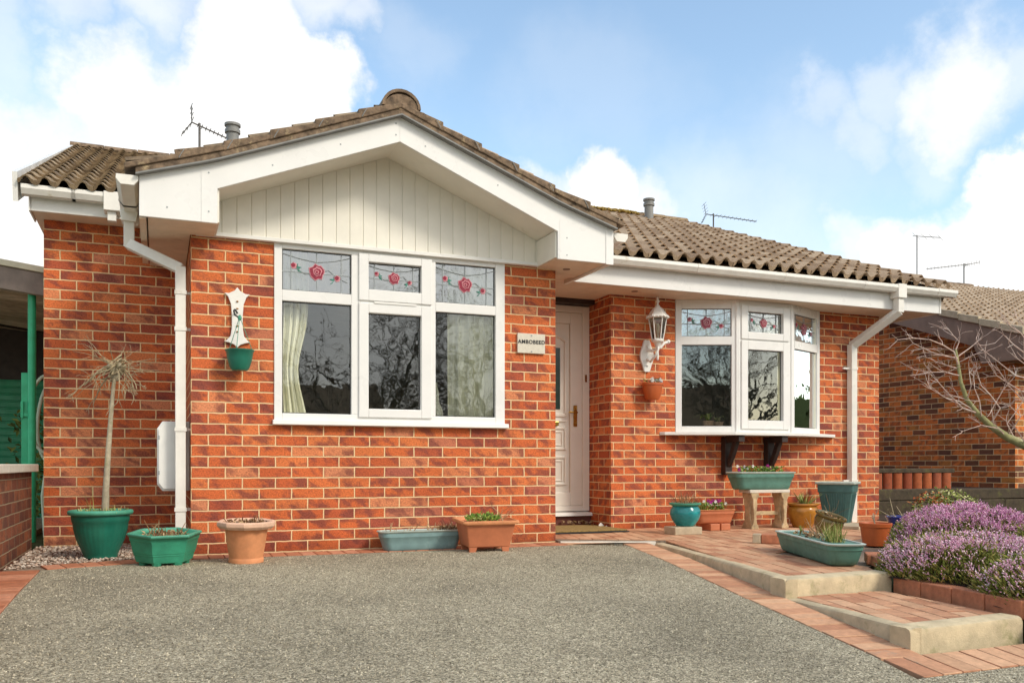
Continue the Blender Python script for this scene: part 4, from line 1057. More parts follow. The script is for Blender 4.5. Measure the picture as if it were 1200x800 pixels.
for i in range(9): m.blade((-.06+random.uniform(-.03, .03), -.05, .285), (random.uniform(-1.1, .1), random.uniform(-.3, .3), 1.1), random.uniform(.14, .26), .005, .1, 3)
m.build('grass_tuft', M['grass'], t, normals=False)
def limb(m, p, d, L, r, depth, droop, spread, n=6, ratio=.62, seg=5, minr=.0015, gnarl=.16, kids=(2, 4)):
    pts = [Vector(p)]; rs = [r]; d = Vector(d).normalized()
    for i in range(seg):
        d = (d+Vector((random.gauss(0, gnarl), random.gauss(0, gnarl), random.gauss(0, gnarl)-droop/seg*(i+1)/seg*2))).normalized()
        pts.append(pts[-1]+d*L/seg); rs.append(max(minr, r*(1-.55*(i+1)/seg)))
    m.tube(pts, rs, n if r > .01 else 4, cap=False)
    if depth > 0:
        for k in range(random.randint(*kids)):
            i = random.randint(max(1, seg//3), seg); q = pts[i]; rd = Vector((random.gauss(0, 1), random.gauss(0, 1), random.gauss(0, .8))).normalized()
            dd = (d+rd*spread).normalized(); limb(m, q, dd, L*ratio*random.uniform(.75, 1.2), max(minr, rs[i]*.68), depth-1, droop, spread, n, ratio, seg, minr, gnarl, kids)
tr = MB(); tp = [(.03, 0, .27), (.036, .0, .45), (.052, .0, .7), (.07, 0, .93), (.085, 0, 1.1), (.10, 0, 1.25)]
tr.tube(tp, [.029, .024, .02, .017, .014, .014], 12)
for i in range(14): tr.ball((.1+random.gauss(0, .02), random.gauss(0, .02), 1.26+random.gauss(0, .03)), random.uniform(.016, .03), 1, 8, .3)
tr.build('trunk', M['bark'], t, smooth=60)
random.seed(23); tw = MB()
for i in range(8):            # stout arching spurs
    a = random.uniform(0, 2*PI); pts = [Vector((.1, 0, 1.26))]; d = Vector((math.cos(a), math.sin(a), random.uniform(.2, 1.0))).normalized()
    L = random.choice((.1, .14, .2, .26)); r_ = random.uniform(.004, .0075); rs = [r_]
    for k in range(7):
        d = (d+Vector((random.gauss(0, .25), random.gauss(0, .25), -random.uniform(.1, .45)))).normalized(); pts.append(pts[-1]+d*L/4); rs.append(r_*(1-k/9))
    tw.tube(pts, rs, 6, cap=False)
    for q in (4, 6): limb(tw, pts[q], d+Vector((random.gauss(0, .6), random.gauss(0, .6), random.gauss(0, .6))), random.uniform(.06, .13), .0028, 1, .2, .9, 4, .6, 4)
for i in range(16):            # knotted centre
    a = random.uniform(0, 2*PI); c_ = Vector((.1+random.gauss(0, .025), random.gauss(0, .025), 1.27+random.gauss(0, .03))); pts = []
    for k in range(7): b_ = a+k*.55; pts.append(c_+Vector((math.cos(b_)*.035, math.sin(b_)*.035, .03*math.sin(b_*1.3))))
    tw.tube(pts, [.006]*7, 5, cap=False)
for i in range(26):            # fine straight whips in all directions
    a = random.uniform(0, 2*PI); limb(tw, (.1, 0, 1.28), (math.cos(a)*1.4, math.sin(a), random.uniform(-1.0, 1.3)), random.uniform(.16, .32), .0026, 1, .08, .7, 4, .5, 4, .0011, .12, (1, 3))
tw.v = [(.1+(x-.1)*1.2, y*1.2, z) for x, y, z in tw.v]; tw.build('twigs', M['twig'], t, smooth=60)

# 2 hexagonal pot on feet
t = thing('hexagonal_planter', 'mid green hexagonal plastic planter on feet beside the downpipe', 'planter', (.035, 5.93, -.014), R(10)); t.rotation_euler = (R(5), 0, R(10)); t.scale = (.95, .95, .97)
hexp = lambda s_: 1
m = MB(); m.lathe([(.155, .028), (.16, .034), (.17, .075), (.174, .078), (.174, .088), (.178, .092), (.192, .165), (.196, .168), (.199, .19), (.205, .198)], 6, sx=1.12, sy=.86)
m.build('pot_body', M['green_mid'], t, bevel=.004)
MB().lathe([(.2, .197), (.234, .2), (.238, .212), (.232, .218), (.206, .216), (.2, .2), (.194, .165), (.1, .165)], 6, sx=1.0, sy=.86).build('rim', M['green_rim'], t, bevel=.003)
for a in (0, PI/3, 2*PI/3, PI, 4*PI/3, 5*PI/3): MB().lathe([(.026, 0), (.034, .034)], 8, (.13*math.cos(a), .105*math.sin(a), 0)).build('foot', M['green_mid'], t)
MB().lathe([(.001, .16), (.195, .17), (.001, .185)], 6, sx=1.0, sy=.86).build('soil', M['pot_soil'], t)
m = MB(); crumbs(m, 160, .15, .11, .187, .02); stems(m, 22, .13, .09, .18, .11, .007); m.build('dead_stems', M['dead'], t, normals=False)
# 3 terracotta octagonal rim
t = thing('terracotta_pot', 'terracotta pot with pale octagonal rim standing left of gable window', 'plant pot', (.525, 5.86, -.014), R(8)); t.rotation_euler = (R(2.5), 0, R(8))
MB().lathe([(.105, .0), (.112, .006), (.112, .03), (.108, .036), (.122, .12), (.133, .2), (.137, .222), (.13, .226)], 12).build('pot_body', M['terra'], t, smooth=35, bevel=.002)
MB().lathe([(.136, .222), (.168, .226), (.186, .244), (.186, .268), (.168, .274), (.148, .268), (.14, .25), (.136, .232), (.08, .232)], 10).build('rim', M['terra_pale'], t, bevel=.004)
MB().lathe([(.001, .225), (.138, .235), (.001, .246)], 16).build('soil', M['pot_soil'], t)
m = MB(); crumbs(m, 150, .125, .125, .25, .02); stems(m, 16, .11, .11, .24, .08, .007); m.build('dead_stems', M['dead'], t, normals=False)
# 4 blue grey trough
def trough(name, label, cat, loc, rz, hx, hy, h, body, rimm, taper=.84, group=None, lip=.014, feet=None):
    t = thing(name, label, cat, loc, rz, group)
    MB().rrect([(hx*taper, hy*.62, 0, .03), (hx*(taper+.035), hy*.72, h*.04), (hx*(taper+.06), hy*.77, h*.12), (hx*(taper+.085), hy*.83, h*.35), (hx*.955, hy*.9, h*.68), (hx*.965, hy*.93, h*.7), (hx*.975, hy*.95, h*.94), (hx*.975, hy*.95, h*.95)], .055, 6).build('trough_body', body, t, smooth=40)
    MB().rrect([(hx*.965, hy*.94, h*.9), (hx, hy, h*.92), (hx+.004, hy+.004, h*.98), (hx-.002, hy-.002, h), (hx-.016, hy-.016, h), (hx-.02, hy-.02, h*.93), (hx-.024, hy-.024, h*.8), (hx*.5, hy*.4, h*.79)], .06, 6).build('rim', rimm, t, smooth=40)
    MB().rrect([(hx-.024, hy-.024, h*.78), (hx-.024, hy-.024, h*.815), (hx*.5, hy*.3, h*.85)], .03).build('soil', M['pot_soil'], t)
    return t
t = trough('trough_planter', 'faded blue-green trough of dead stems against the gable wall', 'planter', (1.785, 6.19, -.008), R(1.5), .315, .095, .148, M['blue_grey'], M['rim_pale'], .82)
m = MB(); crumbs(m, 60, .26, .06, .12, .014)
for cx_ in (-.22, -.1, .08, .14): 
    q = MB(); stems(q, 6, .04, .03, .12, .09, .006, .6); q.xf(Matrix.Translation((cx_, 0, 0))); q.build('dead_stems', M['dead'], t, normals=False)
q = MB(); stems(q, 55, .075, .04, .12, .10, .005, .8); crumbs(q, 130, .085, .05, .15, .016); q.xf(Matrix.Translation((.215, 0, 0))); q.build('withered_plant', M['dead'], t, normals=False)
m.build('leaf_litter', M['dead'], t, normals=False)
# 5 terracotta plastic planter with feet
t = thing('square_planter', 'orange terracotta rectangular planter on four feet with yellow-green plant', 'planter', (2.215, 5.985, -.014), R(-2)); t.rotation_euler = (R(3), 0, R(-2))
MB().rrect([(.155, .105, .045, .012), (.16, .11, .05), (.187, .135, .205), (.19, .138, .215)], .015).build('planter_body', M['terra_plastic'], t, smooth=30)
MB().rrect([(.187, .135, .208), (.21, .157, .212), (.216, .163, .222), (.214, .161, .236), (.2, .147, .238), (.195, .142, .225), (.18, .13, .19), (.09, .06, .19)], .03, 5).build('rim', M['terra'], t, smooth=40)
for a in (-1, 1):
    for b_ in (-1, 1): MB().prism([(a*.155, .06), (a*.15, 0), (a*.105, 0), (a*.092, .04), (a*.08, .055)], 'y', b_*.105-.02*(b_ > 0), b_*.105+.02*(b_ < 0)).build('foot', M['terra_plastic'], t, bevel=.004)
MB().rrect([(.18, .128, .19), (.18, .128, .21), (.1, .06, .22)], .02).build('soil', M['pot_soil'], t)
m = MB()
for i in range(420):
    a = random.uniform(0, 6.3); r_ = math.sqrt(random.random()); m.leaf((-.03+.13*r_*math.cos(a), .08*r_*math.sin(a)-.03, .225+.06*(1-r_*.6)*random.random()), (random.gauss(0, .7), random.gauss(0, .7), 1), (random.gauss(0, 1), random.gauss(0, 1), .3), random.uniform(.018, .035), random.uniform(.01, .018))
m.build('foliage', M['leaf'], t, normals=False)
m = MB(); stems(m, 9, .05, .04, .21, .15, .006, .6); m.xf(Matrix.Translation((.1, 0, 0))); m.build('dead_stems', M['dead'], t, normals=False)

# ------------------------------------------------------------------ things on the terrace
def xyz(px, py, z):       # ground plan of a photographed spot on a level surface
    d = (.619-z)*1020/(py-544); u = (px-600)/1020; return (d*(.3762+u*.9265), d*(.9265-u*.3762), z)
bl = MB().box(-.13, .13, -.1, .1, 0, .065).build('concrete_block', M['stone'], bevel=.006)
bl.location = (4.19, 6.40, PZ); bl.rotation_euler[2] = R(-4); tag(bl, 'buff concrete block under the teal pot', 'block')
t = thing('glazed_pot', 'round teal glazed pot on a concrete block by the wall', 'plant pot', (4.245, 6.45, PZ+.066))
MB().lathe([(.075, 0), (.085, .01), (.12, .06), (.134, .105), (.13, .14), (.112, .168), (.108, .175)], 48).build('pot_body', M['teal'], t, smooth=60)
MB().lathe([(.108, .172), (.13, .182), (.138, .19), (.136, .2), (.12, .2), (.108, .188), (.106, .165), (.05, .165)], 48).build('rim', M['green_rim'], t, smooth=60)
MB().lathe([(.001, .155), (.107, .165), (.001, .18)], 20).build('soil', M['pot_soil'], t)
m = MB(); stems(m, 70, .085, .085, .17, .14, .004, .45); crumbs(m, 90, .09, .09, .175, .012); m.build('dead_stems', M['dead'], t, normals=False)

for k, (dx, lab) in enumerate(((-.055, 'left brick propping up the terracotta pansy trough'), (.06, 'right brick propping up the terracotta pansy trough'))):
    o = MB().box(-.05, .05, -.1, .1, 0, .062).build('loose_brick', M['terra_plastic'], bevel=.005); o.location = (4.72+dx, 6.70, PZ+.001); tag(o, lab, 'brick', 'bricks under the pansy trough')
t = trough('trough_planter', 'terracotta trough of magenta and white pansies raised on bricks', 'planter', (4.70, 6.70, PZ+.064), R(-2), .215, .09, .125, M['terra_plastic'], M['terra'], .80)
ml, ma, mb_ = MB(), MB(), MB(); pansies(ml, mb_, mb_, -.02, 0, .11, .17, .07, 8, .07, 380)
for i in range(9):
    p = Vector((random.uniform(-.06, .08), random.uniform(-.05, .02), .19+random.uniform(0, .02)))
    for k in range(5): b_ = 2*PI*k/5; ma.leaf(p, (math.cos(b_), -.3, math.sin(b_)), (0, -1, .4), .02, .02)
ml.build('foliage', M['leaf'], t, normals=False); ma.build('magenta_flowers', M['pansy_p'], t, normals=False); mb_.build('white_flowers', M['pansy_w'], t, normals=False)

# small bench with shaped legs
t = thing('small_bench', 'small weathered bench with shaped splayed legs under the bay window', 'bench', (5.285, 6.70, PZ), R(-1))
MB().box(-.225, .225, -.09, .09, .335, .365).build('seat', M['kerb_pale'], t, bevel=.005)
def bleg(x):
    m = MB(); half = [(.085, 0), (.09, .02), (.07, .045), (.045, .08), (.038, .14), (.042, .2), (.06, .245), (.055, .27), (.078, .3), (.082, .335)]
    m.prism([(y_, z) for y_, z in half]+[(-y_, z) for y_, z in half[::-1]], 'x', x-.022, x+.022)
    m.box(x-.016, x+.016, -.07, -.05, .02, .33)
    half2 = [(.042, 0), (.04, .02), (.022, .05), (.015, .1), (.016, .16), (.025, .22), (.022, .27), (.04, .3), (.045, .334)]
    m.prism([(x+a, z) for a, z in half2]+[(x-a, z) for a, z in half2[::-1]], 'y', -.092, -.07)
    return m
for x in (-.17, .17): bleg(x).build('leg', M['bench'], t, bevel=.006)
MB().box(-.148, .148, -.02, .02, .125, .155).build('stretcher', M['bench'], t, bevel=.004)
t = trough('trough_planter', 'dark green trough of pansies standing on the small bench', 'planter', (5.245, 6.70, PZ+.366), R(-1), .335, .115, .165, M['green_pale'], M['rim_pale'], .80)
t.scale = (1, 1, 1)
ml, ma, mb_ = MB(), MB(), MB(); pansies(ml, mb_, mb_, 0, 0, .15, .28, .08, 6, .055, 520)
for p in (Vector((.05, -.03, .215)), Vector((.07, -.04, .2)), Vector((-.26, -.02, .185))):
    for k in range(6): b_ = 2*PI*k/6; ma.leaf(p, (math.cos(b_), -.3, math.sin(b_)), (0, -1, .4), .024, .024)
ml.build('foliage', M['leaf'], t, normals=False); ma.build('magenta_flowers', M['pansy_p'], t, normals=False); mb_.build('white_flowers', M['pansy_w'], t, normals=False)

# amber pot
t = thing('glazed_pot', 'amber glazed pot with spiky yellow-green grass beside the small bench', 'plant pot', (5.70, 6.66, PZ))
MB().lathe([(.085, 0), (.09, .01), (.12, .07), (.145, .14), (.142, .18), (.125, .205)], 48).build('pot_body', M['amber'], t, smooth=60)
MB().lathe([(.122, .2), (.14, .21), (.15, .218), (.148, .23), (.132, .23), (.122, .216), (.118, .19), (.05, .19)], 48).build('rim', M['amber'], t, smooth=60)
MB().lathe([(.001, .18), (.119, .19), (.06, .225), (.001, .235)], 20).build('soil', M['pot_soil'], t)
m = MB()
for i in range(60): a = random.uniform(0, 6.3); m.blade((.03+.04*math.cos(a), .04*math.sin(a), .21), (math.cos(a)*.7+.2, math.sin(a)*.5, 1), random.uniform(.1, .24), .014, .25, 4)
m.build('grass_blades', M['grass'], t, normals=False)
# tall square planter, one corner forward
t = thing('tall_planter', 'tall square grey-green ribbed planter with lid-like rim beside the right downpipe', 'planter', (6.24, 6.78, PZ+.02), R(38))
MB().rrect([(.11, .11, 0, .012), (.112, .112, .01), (.155, .155, .30), (.156, .156, .305), (.164, .164, .31), (.168, .168, .385)], .012, 3).build('planter_body', M['green_grey'], t, smooth=35)
MB().rrect([(.168, .168, .383), (.186, .186, .387), (.19, .19, .40), (.186, .186, .408), (.06, .06, .41)], .02, 4).build('rim', M['rim_pale'], t, smooth=40)
m = MB()
for k in range(10):
    u = -.085+k*.019
    for s_ in (0, 1):
        a, b_ = (u*.86, -.1135, .02), (u*1.22, -.1565, .29)
        if s_: a, b_ = (-.1135, u*.86, .02), (-.1565, u*1.22, .29)
        m.tube([a, b_], .004, 5)
m.build('ribs', M['green_grey'], t)
sl = MB().box(-.24, .24, -.16, .16, 0, .03).build('paving_slab', M['stone'], bevel=.005); sl.location = (6.12, 6.43, PZ+.001); sl.rotation_euler[2] = R(20); tag(sl, 'buff paving slab lying in front of the tall square planter', 'slab')
# olive pot, leaning
t = thing('glazed_pot', 'olive brown glazed pot tilted behind the long green trough', 'plant pot', (5.03, 5.62, PZ+.02)); t.rotation_euler = (R(17), R(9), 0)
MB().lathe([(.065, 0), (.07, .01), (.105, .07), (.117, .12), (.112, .15), (.105, .158)], 40).build('pot_body', M['olive'], t, smooth=60)
MB().lathe([(.104, .154), (.122, .163), (.128, .172), (.124, .182), (.11, .18), (.102, .17), (.1, .15), (.05, .15)], 40).build('rim', M['olive'], t, smooth=60)
MB().lathe([(.001, .14), (.1, .15), (.001, .165)], 20).build('soil', M['pot_soil'], t)
m = MB(); crumbs(m, 40, .08, .08, .16, .014); stems(m, 5, .06, .05, .16, .2, .004, .5); m.build('dead_stems', M['dead'], t, normals=False)
# long trough in front
ta, tb = Vector((4.13, 4.96)), Vector((3.71, 3.94)); tc = (ta+tb)/2; tdir = math.atan2(tb.y-ta.y, tb.x-ta.x)
t = trough('trough_planter', 'long faded green trough of straggly plants on the terrace edge', 'planter', (tc.x, tc.y, PZ+.002), tdir, .55, .115, .135, M['green_pale'], M['rim_pale'], .84)
m = MB(); crumbs(m, 70, .4, .07, .125, .02)
q = MB(); stems(q, 22, .1, .05, .12, .16, .005, .7); q.xf(Matrix.Translation((-.02, 0, 0))); m.add(q.v, q.f)
m.build('dead_stems', M['dead'], t, normals=False)
m = MB()
for i in range(150): a = random.uniform(0, 6.3); r_ = math.sqrt(random.random()); m.blade((.31+.09*r_*math.cos(a), .05*r_*math.sin(a), .12), (random.gauss(0, .35), random.gauss(0, .35), 1), random.uniform(.07, .17), .006, .15, 3)
m.build('grass_blades', M['grass'], t, normals=False); m = MB()
for i in range(8): m.blade((-.37, .02, .12), (random.gauss(0, .2), random.gauss(0, .2), 1), .07, .012, .1, 2)
m.build('grass_blades', M['grass'], t, normals=False)
# orange pot with stick
t = thing('plastic_pot', 'orange plastic pot with a bare twig near the downpipe foot', 'plant pot', (4.88, 4.92, PZ+.004))
MB().lathe([(.082, 0), (.088, .004), (.106, .135), (.112, .138), (.116, .165), (.112, .168), (.106, .15), (.06, .145)], 40).build('pot_body', M['orange_plastic'], t, smooth=40)
MB().lathe([(.001, .13), (.106, .145), (.001, .155)], 20).build('soil', M['pot_soil'], t)
m = MB(); limb(m, (0, 0, .14), (.05, 0, 1), .10, .007, 2, -.1, .7, 5, .6, 4); m.build('twigs', M['bark'], t)
# cobalt bowl
t = thing('glazed_pot', 'dark blue glazed bowl half hidden by heather', 'plant pot', (5.62, 5.36, .03))
MB().lathe([(.07, 0), (.08, .01), (.115, .07), (.13, .14), (.14, .155), (.145, .165), (.138, .17), (.126, .16), (.12, .12), (.05, .11)], 40).build('pot_body', M['cobalt'], t, smooth=60)
MB().lathe([(.001, .1), (.12, .12), (.001, .13)], 20).build('soil', M['pot_soil'], t)
m = MB(); stems(m, 14, .09, .09, .12, .2, .009, .7); m.build('cut_stems', M['twig'], t)

# bricks: loose ones and the border
def brick_thing(label, loc, rz, group=None, name='edging_brick', mat='terra_plastic', s=(.215, .1, .07)):
    m = MB().box(-s[0]/2, s[0]/2, -s[1]/2, s[1]/2, 0, s[2]); o = m.build(name, M[mat], bevel=.006); o.location = loc; o.rotation_euler[2] = rz; return tag(o, label, 'brick', group)
bmat = mat_plain('old_red_brick', (.50, .19, .095), var=.35, scale=16, rough=.9, bump=.5, dirt=((.42, .26, .15), .6)); M['oldbrick'] = bmat
e0 = Vector((3.735, 3.64)); e1 = Vector((3.60, 2.77)); ed = (e1-e0).normalized(); ea = math.atan2(ed.y, ed.x)
names_ = ['border brick nearest the upper step', 'second border brick down from the upper step', 'third border brick down from the upper step', 'border brick nearest the lower step corner']
for i in range(4):
    p = e0+ed*(.11+i*.222); brick_thing(names_[i], (p.x+.055, p.y, LZ-.02+random.uniform(-.003, .003)), ea+random.uniform(-.02, .02), 'bricks edging the heather bed', mat='oldbrick', s=(.215, .1, .088))
brick_thing('lone border brick past the lower step at the right edge', (3.74, 2.66, -.15), R(-3), 'bricks edging the heather bed', mat='oldbrick', s=(.215, .1, .075))
brick_thing('loose dark brick at the left end of the long trough', (4.34, 5.36, PZ+.001), R(-42), name='loose_brick', mat='oldbrick', s=(.215, .1, .068))
brick_thing('buff half brick left of the loose dark brick', (4.235, 5.455, PZ+.001), R(-42), name='loose_brick', mat='stone', s=(.06, .1, .07))
brick_thing('brown brick at the right end of long trough', (3.90, 3.87, PZ+.001), R(60), name='loose_brick', mat='oldbrick', s=(.215, .09, .06))
brick_thing('brown brick behind the right end of long trough', (4.02, 4.07, PZ+.001), R(50), name='loose_brick', mat='oldbrick', s=(.2, .09, .06))
# doormat, shard and leaves
t = thing('doormat', 'tan coir doormat with black rubber edge at the front door', 'doormat', (3.43, 6.95, PZ+.004))
m = MB().box(-.44, .44, -.19, .5, 0, .009); m.build('rubber_backing', M['rubber'], t, bevel=.002)
MB().box(-.425, .425, -.175, .485, .0095, .022).build('coir_pile', M['coir'], t, bevel=.004)
lv = MB(); random.seed(5)
for i in range(34):
    lv.leaf((random.uniform(3.55, 3.86), random.uniform(7.40, 7.53), PZ+.03+random.uniform(0, .02)), (random.gauss(0, 1), random.gauss(0, 1), random.uniform(0, .7)), (random.gauss(0, 1), random.gauss(0, 1), 1), random.uniform(.03, .06), random.uniform(.015, .035))
o = lv.build('fallen_leaves', M['dryleaf'], normals=False); o['kind'] = 'stuff'
m = MB(); m.prism([(-.03, 0), (.025, 0), (.03, .03), (.0, .055), (-.02, .04)], 'y', 0, .012); m.prism([(.02, 0), (.07, 0), (.05, .03), (.03, .015)], 'y', -.02, -.005)
o = m.build('shard', M['upvc2'], bevel=.002); o.location = (3.83, 7.22, PZ+.002); tag(o, 'small white broken shard on the paving beside the doormat', 'shard')

# ------------------------------------------------------------------ heather, shrub, tree on the right
def mound(name, label, cx, cy, rx, ry, h, z0, rz, fl_mat, n_fl, n_gr, flo=.35, group=None):
    t = thing(name, label, 'heather', (cx, cy, z0), rz, group)
    g = MB(); f_ = MB(); st = MB()
    cl = [(random.uniform(-.85, .85), random.uniform(-.85, .85), random.uniform(.13, .26)) for _ in range(46)]
    def surf(x, y):
        e = 1-x*x-y*y
        return math.sqrt(max(0, e))
    def height(x, y):
        b_ = surf(x, y)**.75; add = 0
        for (a, c, r_) in cl:
            d = math.hypot(x-a, y-c)/r_
            if d < 1: add = max(add, (1-d*d)*.22)
        return h*(b_*.82+add*b_)
    def sprig(m, p, d, L, w_, k=3):
        p = Vector(p); d = Vector(d).normalized(); u = d.orthogonal().normalized(); v = d.cross(u); a0 = random.uniform(0, 6)
        vs = [p]
        for i in range(3): a = a0+2*PI*i/3; vs.append(p+d*L*.45+(u*math.cos(a)+v*math.sin(a))*w_)
        vs.append(p+d*L); m.add(vs, [(0, 1, 2), (0, 2, 3), (0, 3, 1), (4, 2, 1), (4, 3, 2), (4, 1, 3)])
    for i in range(n_gr):
        a = random.uniform(0, 2*PI); r_ = math.sqrt(random.random()); x, y = r_*math.cos(a), r_*math.sin(a); hh = height(x, y)
        z = hh*random.uniform(.25 if r_ < .8 else .0, 1.0); nrm = Vector((x*.9/rx*.3, y*.9/ry*.3, .55))+Vector((random.gauss(0, .35), random.gauss(0, .35), random.gauss(0, .2)))
        sprig(g, (x*rx, y*ry, z), nrm, random.uniform(.025, .055), random.uniform(.0028, .0055))
    for i in range(n_fl):
        a = random.uniform(0, 2*PI); r_ = math.sqrt(random.random()); x, y = r_*math.cos(a), r_*math.sin(a)
        patch = math.sin(x*5.2+cx*3)+math.sin(y*4.3+x*2.7+cy)+random.gauss(0, .7)
        if patch < -flo or (y < -.15 and surf(x, y) < .62 and random.random() < .5): continue
        hh = height(x, y)+random.uniform(-.012, .012); nrm = Vector((x*.9/rx*.3, y*.9/ry*.3, .6))+Vector((random.gauss(0, .3), random.gauss(0, .3), 0)); nrm.normalize()
        b_ = Vector((x*rx, y*ry, hh)); L = random.uniform(.02, .045)
        for k in range(3):
            q = b_+nrm*L*k/3; sprig(f_, q, nrm+Vector((random.gauss(0, .5), random.gauss(0, .5), random.gauss(0, .3))), .013, .0042)
    for i in range(60):
        a = random.uniform(0, 2*PI); r_ = random.uniform(.2, .9); st.tube([(0+.2*rx*math.cos(a), .2*ry*math.sin(a), 0), (r_*rx*.6*math.cos(a), r_*ry*.6*math.sin(a), h*.3), (r_*rx*math.cos(a), r_*ry*math.sin(a), height(r_*math.cos(a), r_*math.sin(a))*.9)], [.006, .004, .002], 4)
    for i in range(130):      # straggling shoots that break the outline
        a = random.uniform(0, 2*PI); r_ = math.sqrt(random.random()); x, y = r_*math.cos(a), r_*math.sin(a); hh = height(x, y)*.85
        p = Vector((x*rx, y*ry, hh)); d = Vector((x*.6+random.gauss(0, .25), y*.6+random.gauss(0, .25), 1)).normalized(); L_ = random.uniform(.05, .1)
        st.tube([p, p+d*L_], [.0015, .001], 3)
        for k in range(5): sprig(f_ if random.random() < .6 else g, p+d*L_*(.35+.13*k), d+Vector((random.gauss(0, .6), random.gauss(0, .6), 0)), .014, .004)
    g.build('needles', M['heather_g'], t, normals=False); f_.build('flowers', fl_mat, t, normals=False); st.build('stems', M['dead'], t)
random.seed(11)
mound('heather', 'pale pink flowering heather spreading behind the brick border', 4.14, 3.52, .42, .46, .222, .0, 0, M['heather_l'], 4200, 11000, .0, 'heathers in the flower bed')
mound('heather', 'sparse green heather with pink tips at lower right corner', 4.02, 2.84, .38, .42, .215, -.03, 0, M['heather_l'], 2200, 9500, -.3, 'heathers in the flower bed')
mound('heather', 'bright purple heather dome behind the pale pink one', 4.98, 4.22, .52, .45, .335, .0, 0, M['heather_p'], 6800, 8500, .7, 'heathers in the flower bed')
mound('heather', 'olive and purple heather at far right behind the pale ones', 5.15, 3.52, .52, .42, .30, .0, 0, M['heather_p'], 3000, 9000, .0, 'heathers in the flower bed')

t = thing('variegated_shrub', 'cream and green variegated shrub at foot of the sleeper wall', 'shrub', (8.05, 7.12, .03))
m = MB(); m2 = MB()
for i in range(900):
    a = random.uniform(0, 2*PI); r_ = math.sqrt(random.random()); p = (.42*r_*math.cos(a), .25*r_*math.sin(a), random.uniform(.02, .33*math.sqrt(1-r_*r_*.7)))
    (m2 if (p[0] < -.15 and p[2] > .15 and random.random() < .7) else m).leaf(p, (random.gauss(0, 1), random.gauss(0, 1), random.gauss(.2, .6)), (random.gauss(0, .5), -1, 1), random.uniform(.03, .055), random.uniform(.018, .032))
m.build('foliage', M['leaf_var'], t, normals=False); m2.build('russet_foliage', M['leaf_red'], t, normals=False)
m = MB(); stems(m, 20, .15, .1, 0, .3, .008, .5); m.build('stems', M['dead'], t)

# bare tree at the right
random.seed(33)
def W3(px, py, d): u = (px-600)/1020; return Vector((d*(.3762+u*.9265), d*(.9265-u*.3762), .619+(544-py)*d/1020))
t = thing('bare_tree', 'leafless garden tree with lichen-green limb and pinkish twigs at right', 'tree', (6.35, 4.15, .0))
base = Vector((6.35, 4.15, 0))
m = MB(); tw = MB()
def lp(px, py, d): return W3(px, py, d)-base
trunk = [Vector((0, 0, -.05)), Vector((-.02, .02, .25)), lp(1262, 560, 6.45), lp(1245, 540, 6.4)]
m.tube(trunk, [.075, .06, .052, .047], 12)
main = [lp(1245, 540, 6.4), lp(1222, 532, 6.35), lp(1200, 521, 6.3), lp(1180, 512, 6.3), lp(1160, 498, 6.25), lp(1145, 484, 6.2), lp(1133, 468, 6.2), lp(1126, 448, 6.2), lp(1123, 428, 6.25), lp(1120, 410, 6.3)]
m.tube(main, [.046, .036, .032, .028, .024, .02, .016, .013, .011, .008], 10)
second = [lp(1245, 540, 6.4), lp(1250, 500, 6.4), lp(1240, 460, 6.3), lp(1222, 420, 6.2), lp(1212, 390, 6.2), lp(1205, 365, 6.2)]
m.tube(second, [.045, .036, .028, .02, .014, .01], 10)
m.build('trunk', M['lichen_bark'], t, smooth=60)
def twig(pts, r0):
    P_ = [lp(*p) if len(p) == 3 else p for p in pts]; n = len(P_); rs = [r0*(1-.75*i/(n-1)) for i in range(n)]; tw.tube(P_, rs, 5, cap=False); return P_
